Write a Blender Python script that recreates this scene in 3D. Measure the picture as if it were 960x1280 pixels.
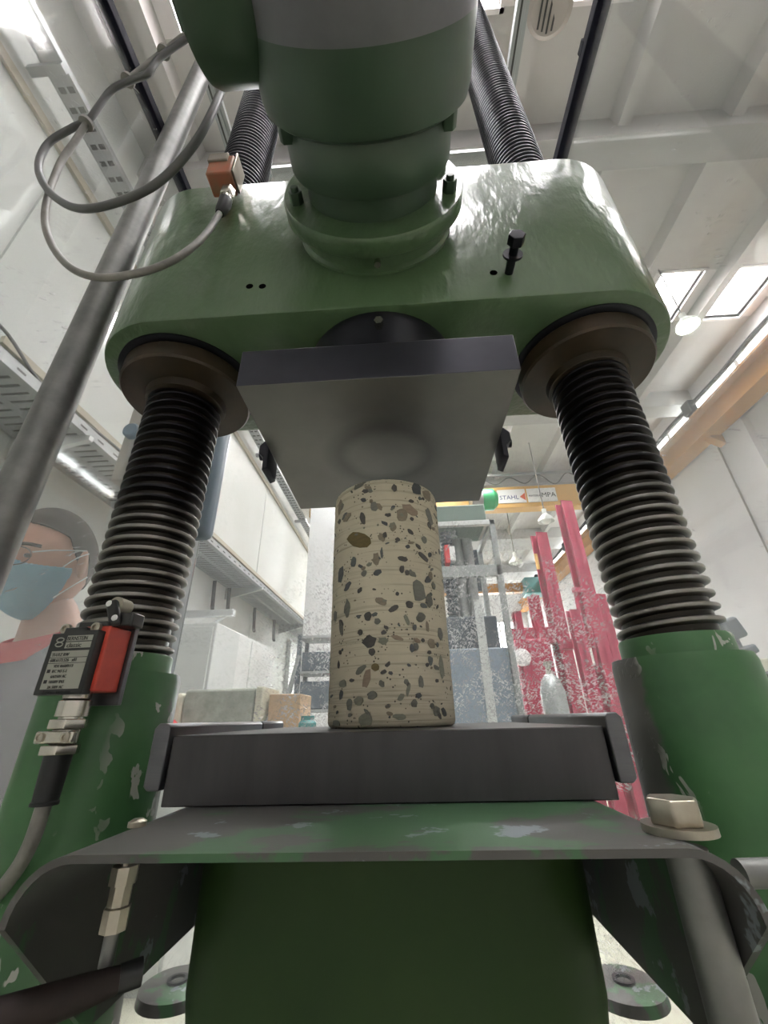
import bpy, bmesh, math, random
from mathutils import Vector, Matrix
random.seed(7)
PI = math.pi
for o in list(bpy.data.objects): bpy.data.objects.remove(o)
SC = bpy.context.scene
COL = SC.collection

# ------------------------------------------------------------------ camera
CAMP = Vector((.0227, -.5429, .0089)); YAW, PITCH, ROLL, FPX = .047, .4687, -.0248, 510.0
FW = Vector((-math.sin(YAW)*math.cos(PITCH), math.cos(YAW)*math.cos(PITCH), math.sin(PITCH)))
R0 = Vector((math.cos(YAW), math.sin(YAW), 0)); U0 = R0.cross(FW)
RT = R0*math.cos(ROLL)+U0*math.sin(ROLL); UP = U0*math.cos(ROLL)-R0*math.sin(ROLL)
cd = bpy.data.cameras.new('camera'); cam = bpy.data.objects.new('camera', cd); COL.objects.link(cam)
cd.sensor_fit = 'HORIZONTAL'; cd.sensor_width = 36; cd.lens = FPX/960*36; cd.clip_start = .01; cd.clip_end = 200
cam.matrix_world = Matrix(((RT.x, UP.x, -FW.x, CAMP.x), (RT.y, UP.y, -FW.y, CAMP.y), (RT.z, UP.z, -FW.z, CAMP.z), (0, 0, 0, 1)))
SC.camera = cam
# ------------------------------------------------------------------ world, exposure
w = bpy.data.worlds.new('world'); SC.world = w; w.use_nodes = True
w.node_tree.nodes['Background'].inputs[0].default_value = (.85, .92, 1, 1)
w.node_tree.nodes['Background'].inputs[1].default_value = 1.0
SC.view_settings.view_transform = 'Standard'; SC.view_settings.look = 'None'
SC.view_settings.gamma = 1; SC.view_settings.use_curve_mapping = False
SC.view_settings.exposure = 0.78
SC.cycles.max_bounces = 8; SC.cycles.glossy_bounces = 3; SC.cycles.caustics_reflective = False; SC.cycles.caustics_refractive = False; SC.cycles.sample_clamp_indirect = 8
SKYLIGHT = 26.0          # radiance of the roof glazing, in seen and added rows
WINDOW = 9.0             # radiance of the daylit wall windows

def ray(px, py): return (FW+RT*((px-480)/FPX)-UP*((py-640)/FPX))
def aty(px, py, Y): d = ray(px, py); return CAMP+d*((Y-CAMP.y)/d.y)
def atx(px, py, X): d = ray(px, py); return CAMP+d*((X-CAMP.x)/d.x)
def atz(px, py, Z): d = ray(px, py); return CAMP+d*((Z-CAMP.z)/d.z)

# ------------------------------------------------------------------ materials
def nodes(name):
    m = bpy.data.materials.new(name); m.use_nodes = True
    nt = m.node_tree; return m, nt, nt.nodes['Principled BSDF']
def setc(sock, c): sock.default_value = (c[0], c[1], c[2], 1)
def noise(nt, scale, detail=4, rough=.6, vec=None, dist=0):
    n = nt.nodes.new('ShaderNodeTexNoise'); n.inputs['Scale'].default_value = scale
    n.inputs['Detail'].default_value = detail; n.inputs['Roughness'].default_value = rough; n.inputs['Distortion'].default_value = dist
    if vec: nt.links.new(vec, n.inputs['Vector'])
    return n.outputs['Fac']
def ramp(nt, fac, a, b, ca=(0, 0, 0), cb=(1, 1, 1)):
    r = nt.nodes.new('ShaderNodeValToRGB'); r.color_ramp.elements[0].position = a; r.color_ramp.elements[1].position = b
    r.color_ramp.elements[0].color = (*ca, 1); r.color_ramp.elements[1].color = (*cb, 1)
    nt.links.new(fac, r.inputs[0]); return r.outputs[0]
def mixc(nt, fac, a, b):
    m = nt.nodes.new('ShaderNodeMix'); m.data_type = 'RGBA'
    if isinstance(fac, (int, float)): m.inputs[0].default_value = fac
    else: nt.links.new(fac, m.inputs[0])
    for s, v in ((m.inputs[6], a), (m.inputs[7], b)):
        if isinstance(v, tuple): setc(s, v)
        else: nt.links.new(v, s)
    return m.outputs[2]
def coords(nt, which='Object', scale=None):
    t = nt.nodes.new('ShaderNodeTexCoord').outputs[which]
    if scale:
        mp = nt.nodes.new('ShaderNodeMapping'); mp.inputs['Scale'].default_value = scale
        nt.links.new(t, mp.inputs[0]); return mp.outputs[0]
    return t
def math_(nt, op, a, b=None):
    m = nt.nodes.new('ShaderNodeMath'); m.operation = op
    for i, v in enumerate((a, b)):
        if v is None: continue
        if isinstance(v, (int, float)): m.inputs[i].default_value = v
        else: nt.links.new(v, m.inputs[i])
    return m.outputs[0]
def bump(nt, b, fac, strength, dist=.002):
    n = nt.nodes.new('ShaderNodeBump'); n.inputs['Strength'].default_value = strength; n.inputs['Distance'].default_value = dist
    nt.links.new(fac, n.inputs['Height']); nt.links.new(n.outputs[0], b.inputs['Normal'])
def pm(name, c, rough=.5, metal=0, c2=None, scale=6, lo=.35, hi=.65, bmp=0, bscale=60, bdist=.001, coat=0, stretch=None, emit=None, es=1, spec=None):
    m, nt, b = nodes(name)
    b.inputs['Roughness'].default_value = rough; b.inputs['Metallic'].default_value = metal
    b.inputs['Coat Weight'].default_value = coat; b.inputs['Coat Roughness'].default_value = .15
    if spec is not None: b.inputs['Specular IOR Level'].default_value = spec
    setc(b.inputs['Base Color'], c)
    v = coords(nt, 'Object', stretch)
    if c2:
        f = ramp(nt, noise(nt, scale, 5, .6, v), lo, hi)
        nt.links.new(mixc(nt, f, tuple(c), tuple(c2)), b.inputs['Base Color'])
    if bmp: bump(nt, b, noise(nt, bscale, 3, .5, v), bmp, bdist)
    if emit: setc(b.inputs['Emission Color'], emit); b.inputs['Emission Strength'].default_value = es
    return m

GREEN = (.058, .105, .048); GREEN2 = (.098, .158, .080)
MT = {}
MT['paint'] = pm('green_gloss_paint', GREEN2, .28, 0, GREEN, 5, .3, .7, .9, 40, .004, .3, (1, 1, .45))
MT['paint_dark'] = pm('green_motor_paint', (.034, .062, .036), .38, 0, (.046, .080, .048), 7, .3, .7, .15, 80, .001)
MT['grey_paint'] = pm('grey_motor_paint', (.10, .10, .11), .5, 0, (.14, .14, .15), 9, .3, .7, .2, 90, .001)
def chip_paint(name, side, base=(.056, .158, .056), base2=(.036, .108, .040)):
    m, nt, b = nodes(name); v = coords(nt)
    col = mixc(nt, ramp(nt, noise(nt, 9, 4, .6, v), .35, .65), base, base2)
    chips = ramp(nt, noise(nt, 44, 3, .55, coords(nt, 'Object', (1, 1, .55)), .6), .60, .612)
    reg = ramp(nt, noise(nt, 6, 2, .5, v), .42, .5)
    f = math_(nt, 'MULTIPLY', chips, reg)
    col = mixc(nt, f, col, (.36, .36, .33))
    if side:
        sx = nt.nodes.new('ShaderNodeSeparateXYZ'); nt.links.new(v, sx.inputs[0])
        e = math_(nt, 'ADD', math_(nt, 'ADD', math_(nt, 'MULTIPLY', sx.outputs[0], .85*side), math_(nt, 'MULTIPLY', sx.outputs[1], .53)), math_(nt, 'MULTIPLY', math_(nt, 'SUBTRACT', noise(nt, 30, 3, .6, v), .5), .03))
        col = mixc(nt, ramp(nt, e, .066 if side > 0 else .037, .069 if side > 0 else .043), col, (.105, .105, .095))
    nt.links.new(col, b.inputs['Base Color']); b.inputs['Roughness'].default_value = .42
    bump(nt, b, f, .4, .001)
    return m
MT['collar'] = chip_paint('chipped_green_collar_paint', 0)
MT['sleeveL'] = chip_paint('chipped_green_sleeve_paint_a', 1)
MT['sleeveR'] = chip_paint('chipped_green_sleeve_paint_b', -1)
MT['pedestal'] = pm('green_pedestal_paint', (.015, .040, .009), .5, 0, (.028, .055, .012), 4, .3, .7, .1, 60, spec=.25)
def shelf_mat():
    m, nt, b = nodes('worn_table_paint'); v = coords(nt, 'Object', (1, 1.6, 1))
    n = noise(nt, 9, 6, .62, v)
    col = mixc(nt, ramp(nt, n, .515, .54), (.085, .082, .078), (.06, .13, .065))
    n2 = noise(nt, 22, 5, .6, coords(nt))
    col = mixc(nt, ramp(nt, n2, .60, .62), col, (.22, .25, .27))
    nt.links.new(col, b.inputs['Base Color']); b.inputs['Roughness'].default_value = .42; b.inputs['Metallic'].default_value = .25
    bump(nt, b, n, .3, .001); return m
MT['shelf'] = shelf_mat()
MT['flap'] = pm('green_flap_paint', (.03, .07, .03), .5, 0, (.05, .09, .04), 8, .4, .6)
def thread_mat():
    m, nt, b = nodes('greasy_threaded_steel'); v = coords(nt)
    sx = nt.nodes.new('ShaderNodeSeparateXYZ'); nt.links.new(nt.nodes.new('ShaderNodeNewGeometry').outputs['Position'], sx.inputs[0])
    z = math_(nt, 'ADD', sx.outputs[2], math_(nt, 'MULTIPLY', math_(nt, 'SUBTRACT', noise(nt, 14, 3, .6, v), .5), .12))
    g = ramp(nt, z, .24, .31)                                   # grease is thick near the nut
    col = mixc(nt, ramp(nt, noise(nt, 18, 5, .6, v), .3, .7), (.20, .185, .165), (.32, .31, .29))
    col = mixc(nt, g, col, (.012, .011, .014))
    ln = nt.nodes.new('ShaderNodeVectorMath'); ln.operation = 'LENGTH'
    mp = nt.nodes.new('ShaderNodeMapping'); mp.inputs['Scale'].default_value = (1, 1, 0); nt.links.new(v, mp.inputs[0]); nt.links.new(mp.outputs[0], ln.inputs[0])
    col = mixc(nt, ramp(nt, ln.outputs['Value'], .0535, .0585, (1, 1, 1), (0, 0, 0)), col, (.022, .018, .014))   # oily dirt in the grooves
    up = ramp(nt, sx.outputs[2], .90, .94)
    col = mixc(nt, math_(nt, 'MULTIPLY', up, .85), col, (.035, .035, .045))
    nt.links.new(col, b.inputs['Base Color'])
    b.inputs['Metallic'].default_value = .75; b.inputs['Roughness'].default_value = .36
    return m
MT['thread'] = thread_mat()
MT['steel_dark'] = pm('ground_dark_steel', (.10, .10, .11), .33, .8, (.14, .14, .145), 12, .3, .7, .06, 300, .0005, 0, (1, 1, 8))
MT['steel_plate'] = pm('ground_plate_steel', (.075, .072, .074), .42, .8, (.055, .054, .056), 5, .35, .7, .05, 250, .0005, 0, (6, 1, 1))
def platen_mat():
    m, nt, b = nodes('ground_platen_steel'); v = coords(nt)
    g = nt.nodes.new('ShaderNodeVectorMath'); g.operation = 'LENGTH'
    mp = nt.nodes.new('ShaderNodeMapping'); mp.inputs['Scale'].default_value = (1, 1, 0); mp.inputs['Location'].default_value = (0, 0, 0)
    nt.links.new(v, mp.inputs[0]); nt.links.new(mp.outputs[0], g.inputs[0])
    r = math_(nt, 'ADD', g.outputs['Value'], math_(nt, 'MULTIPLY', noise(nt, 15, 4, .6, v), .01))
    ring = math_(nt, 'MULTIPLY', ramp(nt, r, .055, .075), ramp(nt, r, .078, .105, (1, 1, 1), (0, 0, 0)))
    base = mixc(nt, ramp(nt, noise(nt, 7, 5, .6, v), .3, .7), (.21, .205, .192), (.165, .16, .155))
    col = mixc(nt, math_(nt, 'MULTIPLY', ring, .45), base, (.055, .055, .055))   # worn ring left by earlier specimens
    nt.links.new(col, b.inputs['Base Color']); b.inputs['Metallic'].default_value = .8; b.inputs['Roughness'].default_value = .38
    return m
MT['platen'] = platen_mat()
MT['hole'] = pm('black_hole', (.002, .002, .002), 1.0, spec=0)
MT['lever'] = pm('dark_brown_grip', (.022, .016, .015), .6, 0, (.032, .022, .020), 40, spec=.2)
MT['side_reflection'] = pm('steel_side_reflection', (.060, .060, .074), .40, .8, (.045, .045, .056), 9, .3, .7)
MT['black'] = pm('black_rubber', (.012, .012, .013), .5)
MT['black_steel'] = pm('oiled_black_steel', (.012, .012, .018), .35, .5)
MT['rust'] = pm('oily_brown_steel', (.050, .030, .016), .42, .2, (.022, .018, .010), 10, .4, .65)
MT['galv'] = pm('galvanised_pipe', (.17, .17, .165), .5, .7, (.24, .24, .23), 20, .35, .65, .15, 200, .0006)
MT['nickel'] = pm('nickel_fitting', (.55, .52, .46), .25, .95)
MT['zinc'] = pm('zinc_plated_bolt', (.50, .47, .40), .3, .9, (.38, .34, .27), 25)
MT['red_plastic'] = pm('red_switch_plastic', (.62, .075, .045), .45, 0, (.52, .06, .04), 40)
MT['red_worn'] = pm('dusty_red_switch', (.42, .13, .07), .55, 0, (.30, .16, .10), 40)
MT['dirty'] = pm('dusty_metal_cap', (.30, .27, .23), .6, .3)
MT['black_plastic'] = pm('black_switch_plastic', (.02, .02, .02), .4)
MT['label'] = pm('silver_label', (.36, .36, .31), .45, .2)
MT['ink'] = pm('black_print', (.02, .02, .02), .6)
MT['cable'] = pm('grey_cable_sheath', (.17, .16, .15), .5, 0, (.25, .24, .22), 30)
MT['cable_dark'] = pm('dark_grey_cable_sheath', (.10, .10, .10), .45)
MT['gasket'] = pm('dark_edge_strip', (.010, .010, .018), .8, spec=.1)
MT['alu'] = pm('aluminium_profile', (.33, .35, .35), .4, .6)
MT['alu_light'] = pm('light_aluminium', (.6, .62, .62), .4, .5)
MT['wall'] = pm('white_wall_panel', (.63, .65, .63), .5, 0, (.58, .60, .57), 1.2, .4, .7)
MT['wall_far'] = pm('white_far_wall', (.72, .73, .74), .6)
MT['wall_near'] = pm('grey_near_wall', (.60, .60, .59), .7)
MT['wall_right'] = pm('pale_plaster_wall', (.62, .61, .62), .6, 0, (.58, .57, .58), 1.0)
MT['ceil'] = pm('white_concrete_ceiling', (.52, .51, .49), .7, 0, (.47, .46, .45), 2)
MT['beam'] = pm('grey_concrete_beam', (.40, .40, .39), .7, 0, (.35, .35, .34), 2)
MT['floor'] = pm('cream_floor_coating', (.46, .46, .37), .5, 0, (.41, .41, .335), 1.5, .3, .7)
MT['trim'] = pm('tan_wall_trim', (.45, .41, .32), .6)
MT['tray'] = pm('galvanised_tray', (.40, .42, .43), .45, .5, (.33, .34, .35), 6)
MT['dark_slot'] = pm('dark_slot', (.05, .05, .05), .7)
MT['orange'] = pm('orange_yellow_runway_paint', (.42, .185, .032), .5, 0, (.36, .16, .03), 3)
MT['yellow'] = pm('yellow_crane_paint', (.62, .36, .10), .5)
MT['sign'] = pm('white_sign', (.82, .82, .80), .5)
MT['sign_blue'] = pm('blue_lettering', (.05, .07, .20), .5)
MT['sign_red'] = pm('red_mark', (.7, .12, .04), .5)
MT['red_steel'] = pm('magenta_red_steel_paint', (.38, .03, .075), .45, 0, (.32, .028, .07), 5)
MT['machine_green'] = pm('grey_green_machine_paint', (.14, .20, .17), .5)
MT['machine_blue'] = pm('dark_machine_paint', (.07, .09, .11), .5)
MT['cabinet'] = pm('white_cabinet', (.66, .68, .67), .45, 0, (.62, .63, .62), 3)
MT['cabinet_grey'] = pm('grey_cabinet', (.52, .54, .53), .45)
MT['conc'] = pm('grey_concrete_block', (.28, .30, .26), .85, 0, (.40, .42, .36), 30, .35, .7, .4, 60)
MT['conc_pale'] = pm('pale_cast_edge', (.62, .60, .48), .8, 0, (.50, .48, .38), 20)
MT['carton'] = pm('brown_carton', (.45, .30, .18), .7)
MT['wood'] = pm('bench_top', (.45, .43, .38), .6)
MT['bluegrey'] = pm('blue_grey_cover', (.22, .27, .33), .35, 0)
MT['beige'] = pm('beige_box', (.35, .32, .29), .5)
MT['blue'] = pm('blue_enamel', (.03, .12, .22), .4)
MT['teal'] = pm('teal_enamel', (.05, .25, .25), .4)
MT['motor_green'] = pm('bright_green_motor', (.02, .35, .12), .4)
MT['lamp_white'] = pm('white_lamp_shade', (.85, .88, .85), .4)
MT['glow'] = pm('lamp_glow', (1, 1, 1), .5, emit=(.85, 1, .75), es=25)
MT['sky_glow'] = pm('skylight_and_fill_glazing', (1, 1, 1), .5, emit=(1, .985, .99), es=SKYLIGHT)
MT['win_glow'] = pm('daylit_window_glazing', (1, 1, 1), .5, emit=(.96, .98, 1), es=WINDOW)
MT['frame_white'] = pm('white_frame', (.75, .72, .72), .5)
MT['skin'] = pm('skin', (.60, .32, .24), .5, 0, (.52, .26, .19), 12, .3, .7)
MT['hair'] = pm('dark_brown_hair', (.022, .018, .015), .8, 0, (.05, .042, .036), 90, .3, .7, .5, 150, .002, 0, (1, 1, .15), spec=.1)
MT['mask'] = pm('blue_surgical_mask', (.22, .46, .60), .75, 0, (.17, .40, .55), 30, .3, .7, .3, 40, .002)
MT['white'] = pm('white_elastic', (.85, .85, .85), .6)
MT['jacket'] = pm('grey_work_jacket', (.16, .16, .20), .85, 0, (.22, .21, .25), 10, .3, .7, .3, 30, .004)
MT['jacket_red'] = pm('red_jacket_trim', (.60, .05, .06), .8)
MT['trousers'] = pm('dark_work_trousers', (.05, .055, .07), .85)
MT['frame_dark'] = pm('dark_glasses_frame', (.03, .025, .02), .4)

def concrete_mat():
    m, nt, b = nodes('cored_concrete'); v = coords(nt)
    vo = nt.nodes.new('ShaderNodeTexVoronoi'); vo.inputs['Scale'].default_value = 230; nt.links.new(v, vo.inputs['Vector'])
    dots = ramp(nt, vo.outputs['Distance'], .20, .27, (1, 1, 1), (0, 0, 0))
    dots = math_(nt, 'MULTIPLY', dots, ramp(nt, noise(nt, 60, 2, .5, v), .52, .56))
    col = mixc(nt, ramp(nt, noise(nt, 16, 5, .65, v), .3, .72), (.60, .54, .41), (.50, .45, .34))
    lines = ramp(nt, noise(nt, 7, 4, .7, coords(nt, 'Object', (1, 1, 40))), .52, .70)   # rings left by the core drill
    col = mixc(nt, math_(nt, 'MULTIPLY', lines, .65), col, (.22, .195, .14))
    col = mixc(nt, dots, col, (.09, .08, .065))
    nt.links.new(col, b.inputs['Base Color']); b.inputs['Roughness'].default_value = .8
    bump(nt, b, noise(nt, 180, 4, .6, v), .25, .0006); return m
MT['concrete'] = concrete_mat()
STONES = {}
def stone_mat(key, c):
    if key not in STONES: STONES[key] = pm('aggregate_'+key, c, .6, 0, tuple(x*.72 for x in c), 120, .3, .7, 0, stretch=(1, 1, 3))
    return STONES[key]

def pane_mat(name, haze, scr_lo, scr_hi, spot=None):
    """scratched, dusty polycarbonate: clear, a little haze, white scratches, a faint gloss"""
    m = bpy.data.materials.new(name); m.use_nodes = True; nt = m.node_tree
    nt.nodes.remove(nt.nodes['Principled BSDF']); out = nt.nodes['Material Output']
    L = nt.links
    tr = nt.nodes.new('ShaderNodeBsdfTransparent'); setc(tr.inputs[0], (.97, .98, .97))
    df = nt.nodes.new('ShaderNodeBsdfDiffuse'); setc(df.inputs[0], (.92, .93, .92))
    tl = nt.nodes.new('ShaderNodeBsdfTranslucent'); setc(tl.inputs[0], (.92, .93, .95))
    ds = nt.nodes.new('ShaderNodeMixShader'); ds.inputs[0].default_value = .5; L.new(df.outputs[0], ds.inputs[1]); L.new(tl.outputs[0], ds.inputs[2])
    v = coords(nt)
    sx = nt.nodes.new('ShaderNodeSeparateXYZ'); L.new(v, sx.inputs[0])
    cm = nt.nodes.new('ShaderNodeCombineXYZ'); L.new(sx.outputs[0 if spot else 1], cm.inputs[0]); L.new(sx.outputs[2], cm.inputs[1])
    f = None
    for rot, st, sc in (((.5, (1, .30, 1), 330), (-.95, (1, .34, 1), 290)) if spot else ((.9, (1, .2, 1), 200),)):
        mp = nt.nodes.new('ShaderNodeMapping'); mp.inputs['Rotation'].default_value = (0, 0, rot); L.new(cm.outputs[0], mp.inputs[0])
        m3 = nt.nodes.new('ShaderNodeMapping'); m3.inputs['Scale'].default_value = st; L.new(mp.outputs[0], m3.inputs[0])
        s = ramp(nt, noise(nt, sc, 1, .5, m3.outputs[0], 1.2), scr_lo, scr_hi)
        f = s if f is None else math_(nt, 'MAXIMUM', f, s)
    dens = ramp(nt, noise(nt, 3.5, 2, .5, v), .40, .62)
    if spot:
        sub = nt.nodes.new('ShaderNodeVectorMath'); sub.operation = 'DISTANCE'; L.new(nt.nodes.new('ShaderNodeNewGeometry').outputs['Position'], sub.inputs[0]); sub.inputs[1].default_value = spot[0]
        dens = math_(nt, 'MAXIMUM', math_(nt, 'MULTIPLY', dens, .12), ramp(nt, sub.outputs['Value'], spot[1]*.5, spot[1], (1, 1, 1), (0, 0, 0)))
        dens = math_(nt, 'MULTIPLY', dens, ramp(nt, noise(nt, 14, 2, .5, v), .33, .56))
    f = math_(nt, 'MULTIPLY', f, dens)
    fac = math_(nt, 'ADD', math_(nt, 'MULTIPLY', f, .55), haze)
    mx = nt.nodes.new('ShaderNodeMixShader'); L.new(fac, mx.inputs[0]); L.new(tr.outputs[0], mx.inputs[1]); L.new(ds.outputs[0], mx.inputs[2])
    gl = nt.nodes.new('ShaderNodeBsdfGlossy'); gl.inputs['Roughness'].default_value = .05
    fr = nt.nodes.new('ShaderNodeFresnel'); fr.inputs[0].default_value = 1.45
    m2 = nt.nodes.new('ShaderNodeMixShader'); L.new(math_(nt, 'MULTIPLY', fr.outputs[0], .3), m2.inputs[0]); L.new(mx.outputs[0], m2.inputs[1]); L.new(gl.outputs[0], m2.inputs[2])
    L.new(m2.outputs[0], out.inputs[0]); return m
MT['pane_side'] = pane_mat('hazy_side_pane', .08, .70, .76)
MT['pane_right'] = pane_mat('hazy_right_pane', .06, .71, .77)
MT['pane_back'] = pane_mat('scratched_back_pane', .06, .585, .66, ((.13, .5, .0), .58))

# ------------------------------------------------------------------ mesh helpers
class MB:
    def __init__(s): s.v = []; s.f = []
    def add(s, vs, fs):
        n = len(s.v); s.v += [Vector(p) for p in vs]; s.f += [[i+n for i in f] for f in fs]; return s
    def box(s, x0, x1, y0, y1, z0, z1):
        return s.add([(x0, y0, z0), (x1, y0, z0), (x1, y1, z0), (x0, y1, z0), (x0, y0, z1), (x1, y0, z1), (x1, y1, z1), (x0, y1, z1)],
                     [(0, 3, 2, 1), (4, 5, 6, 7), (0, 1, 5, 4), (1, 2, 6, 5), (2, 3, 7, 6), (3, 0, 4, 7)])
    def cbox(s, c, sz, M=None):
        a = MB().box(-sz[0]/2, sz[0]/2, -sz[1]/2, sz[1]/2, -sz[2]/2, sz[2]/2)
        if M: a.v = [M @ p for p in a.v]
        return s.add([p+Vector(c) for p in a.v], a.f)
    def prism(s, poly, axis, a0, a1):
        n = len(poly)
        def P(p, a): return {'z': (p[0], p[1], a), 'y': (p[0], a, p[1]), 'x': (a, p[0], p[1])}[axis]
        return s.add([P(p, a0) for p in poly]+[P(p, a1) for p in poly],
                     [list(range(n))[::-1], list(range(n, 2*n))]+[(i, (i+1) % n, n+(i+1) % n, n+i) for i in range(n)])
    def lathe(s, prof, o=(0, 0, 0), axis=(0, 0, 1), n=40, caps=True):
        """prof: list of (radius, distance along axis)"""
        q = Vector((0, 0, 1)).rotation_difference(Vector(axis).normalized()); o = Vector(o)
        vs = []; fs = []
        for r, h in prof:
            for i in range(n):
                a = 2*PI*i/n; vs.append(o+q @ Vector((r*math.cos(a), r*math.sin(a), h)))
        for j in range(len(prof)-1):
            for i in range(n):
                fs.append((j*n+i, j*n+(i+1) % n, (j+1)*n+(i+1) % n, (j+1)*n+i))
        if caps:
            fs.append(list(range(n))[::-1]); fs.append([(len(prof)-1)*n+i for i in range(n)])
        return s.add(vs, fs)
    def cyl(s, p0, p1, r0, r1=None, n=24):
        p0 = Vector(p0); p1 = Vector(p1)
        return s.lathe([(r0, 0), (r0 if r1 is None else r1, (p1-p0).length)], p0, p1-p0, n)
    def tube(s, pts, r, n=10, caps=True):
        pts = [Vector(p) for p in pts]; m = len(pts)
        rr = r if isinstance(r, (list, tuple)) else [r]*m
        vs = []; fs = []; up = None
        for i, p in enumerate(pts):
            t = (pts[min(i+1, m-1)]-pts[max(i-1, 0)]).normalized()
            if up is None:
                up = t.orthogonal().normalized()
            up = (up-t*up.dot(t)).normalized(); b = t.cross(up)
            for k in range(n):
                a = 2*PI*k/n; vs.append(p+(up*math.cos(a)+b*math.sin(a))*rr[i])
        for i in range(m-1):
            for k in range(n): fs.append((i*n+k, i*n+(k+1) % n, (i+1)*n+(k+1) % n, (i+1)*n+k))
        if caps: fs.append(list(range(n))[::-1]); fs.append([(m-1)*n+k for k in range(n)])
        return s.add(vs, fs)
    def sphere(s, c, r, n=16, m=10, sc=(1, 1, 1)):
        vs = []; fs = []
        for j in range(m+1):
            t = PI*j/m
            for i in range(n):
                a = 2*PI*i/n; vs.append(Vector(c)+Vector((r*sc[0]*math.sin(t)*math.cos(a), r*sc[1]*math.sin(t)*math.sin(a), r*sc[2]*math.cos(t))))
        for j in range(m):
            for i in range(n): fs.append((j*n+i, (j+1)*n+i, (j+1)*n+(i+1) % n, j*n+(i+1) % n))
        return s.add(vs, fs)
    def xf(s, M): s.v = [M @ p for p in s.v]; return s

ORG = {}
def link(o, parent, origin):
    COL.objects.link(o); ORG[o.name] = Vector(origin)
    if parent is not None:
        o.parent = parent; o.location = ORG[o.name]-ORG[parent.name]
    else: o.location = origin
    return o
def build(name, mb, mat, parent=None, smooth=True, bevel=0, segs=2, angle=35, origin=None, sub=0):
    vs = mb.v
    lo = Vector([min(p[i] for p in vs) for i in range(3)]); hi = Vector([max(p[i] for p in vs) for i in range(3)])
    if origin is None: origin = Vector(((lo.x+hi.x)/2, (lo.y+hi.y)/2, lo.z if parent is None else (lo.z+hi.z)/2))
    origin = Vector(origin)
    me = bpy.data.meshes.new(name); me.from_pydata([p-origin for p in vs], [], mb.f)
    bm = bmesh.new(); bm.from_mesh(me); bmesh.ops.remove_doubles(bm, verts=bm.verts, dist=1e-6); bmesh.ops.recalc_face_normals(bm, faces=bm.faces); bm.to_mesh(me); bm.free()
    me.materials.append(MT[mat] if isinstance(mat, str) else mat)
    if smooth:
        for p in me.polygons: p.use_smooth = True
        me.set_sharp_from_angle(angle=math.radians(angle))
    o = bpy.data.objects.new(name, me)
    if bevel:
        b = o.modifiers.new('bevel', 'BEVEL'); b.width = bevel; b.segments = segs; b.limit_method = 'ANGLE'; b.angle_limit = math.radians(40)
        for p in me.polygons: p.use_smooth = True
        me.set_sharp_from_angle(angle=math.radians(75))
    if sub:
        b = o.modifiers.new('sub', 'SUBSURF'); b.levels = sub; b.render_levels = sub
    return link(o, parent, origin)
def again(o, parent, origin, mesh_only=True):
    c = o.copy(); c.parent = None
    return link(c, parent, Vector(origin))
def empty(name, loc, parent=None):
    o = bpy.data.objects.new(name, None); o.empty_display_size = .1
    return link(o, parent, Vector(loc))
def tag(o, label, cat, group=None):
    o['label'] = label; o['category'] = cat
    if group: o['group'] = group
    return o
def struct(o, label=None, cat=None):
    o['kind'] = 'structure'
    if label: o['label'] = label
    if cat: o['category'] = cat
    return o
def text_mb(txt, size, M, depth=.0002, align='LEFT', sx=1.0):
    c = bpy.data.curves.new('t', 'FONT'); c.body = txt; c.size = size; c.extrude = depth; c.align_x = align; c.resolution_u = 2
    o = bpy.data.objects.new('t', c); COL.objects.link(o)
    dg = bpy.context.evaluated_depsgraph_get(); dg.update()
    me = bpy.data.meshes.new_from_object(o.evaluated_get(dg))
    mb = MB(); mb.v = [M @ Vector((v.co.x*sx, v.co.y, v.co.z)) for v in me.vertices]; mb.f = [list(p.vertices) for p in me.polygons]
    bpy.data.objects.remove(o); bpy.data.curves.remove(c); bpy.data.meshes.remove(me)
    return mb
def spline(pts, n=10):
    pts = [Vector(p) for p in pts]; out = []
    P = [pts[0]*2-pts[1]]+pts+[pts[-1]*2-pts[-2]]
    for i in range(1, len(P)-2):
        a, b, c, d = P[i-1], P[i], P[i+1], P[i+2]
        for k in range(n):
            t = k/n
            out.append(.5*((2*b)+(c-a)*t+(2*a-5*b+4*c-d)*t*t+(3*b-a-3*c+d)*t**3))
    out.append(pts[-1]); return out

# ================================================================== THE HALL
FZ = -1.30; CZ = 4.7; XL, XR = -2.2, 4.8; YB, YF = -2.8, 16.0
fl = struct(build('floor', MB().box(XL, XR, YB, YF, FZ-.1, FZ), 'floor'), 'cream coated hall floor', 'floor')
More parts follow.
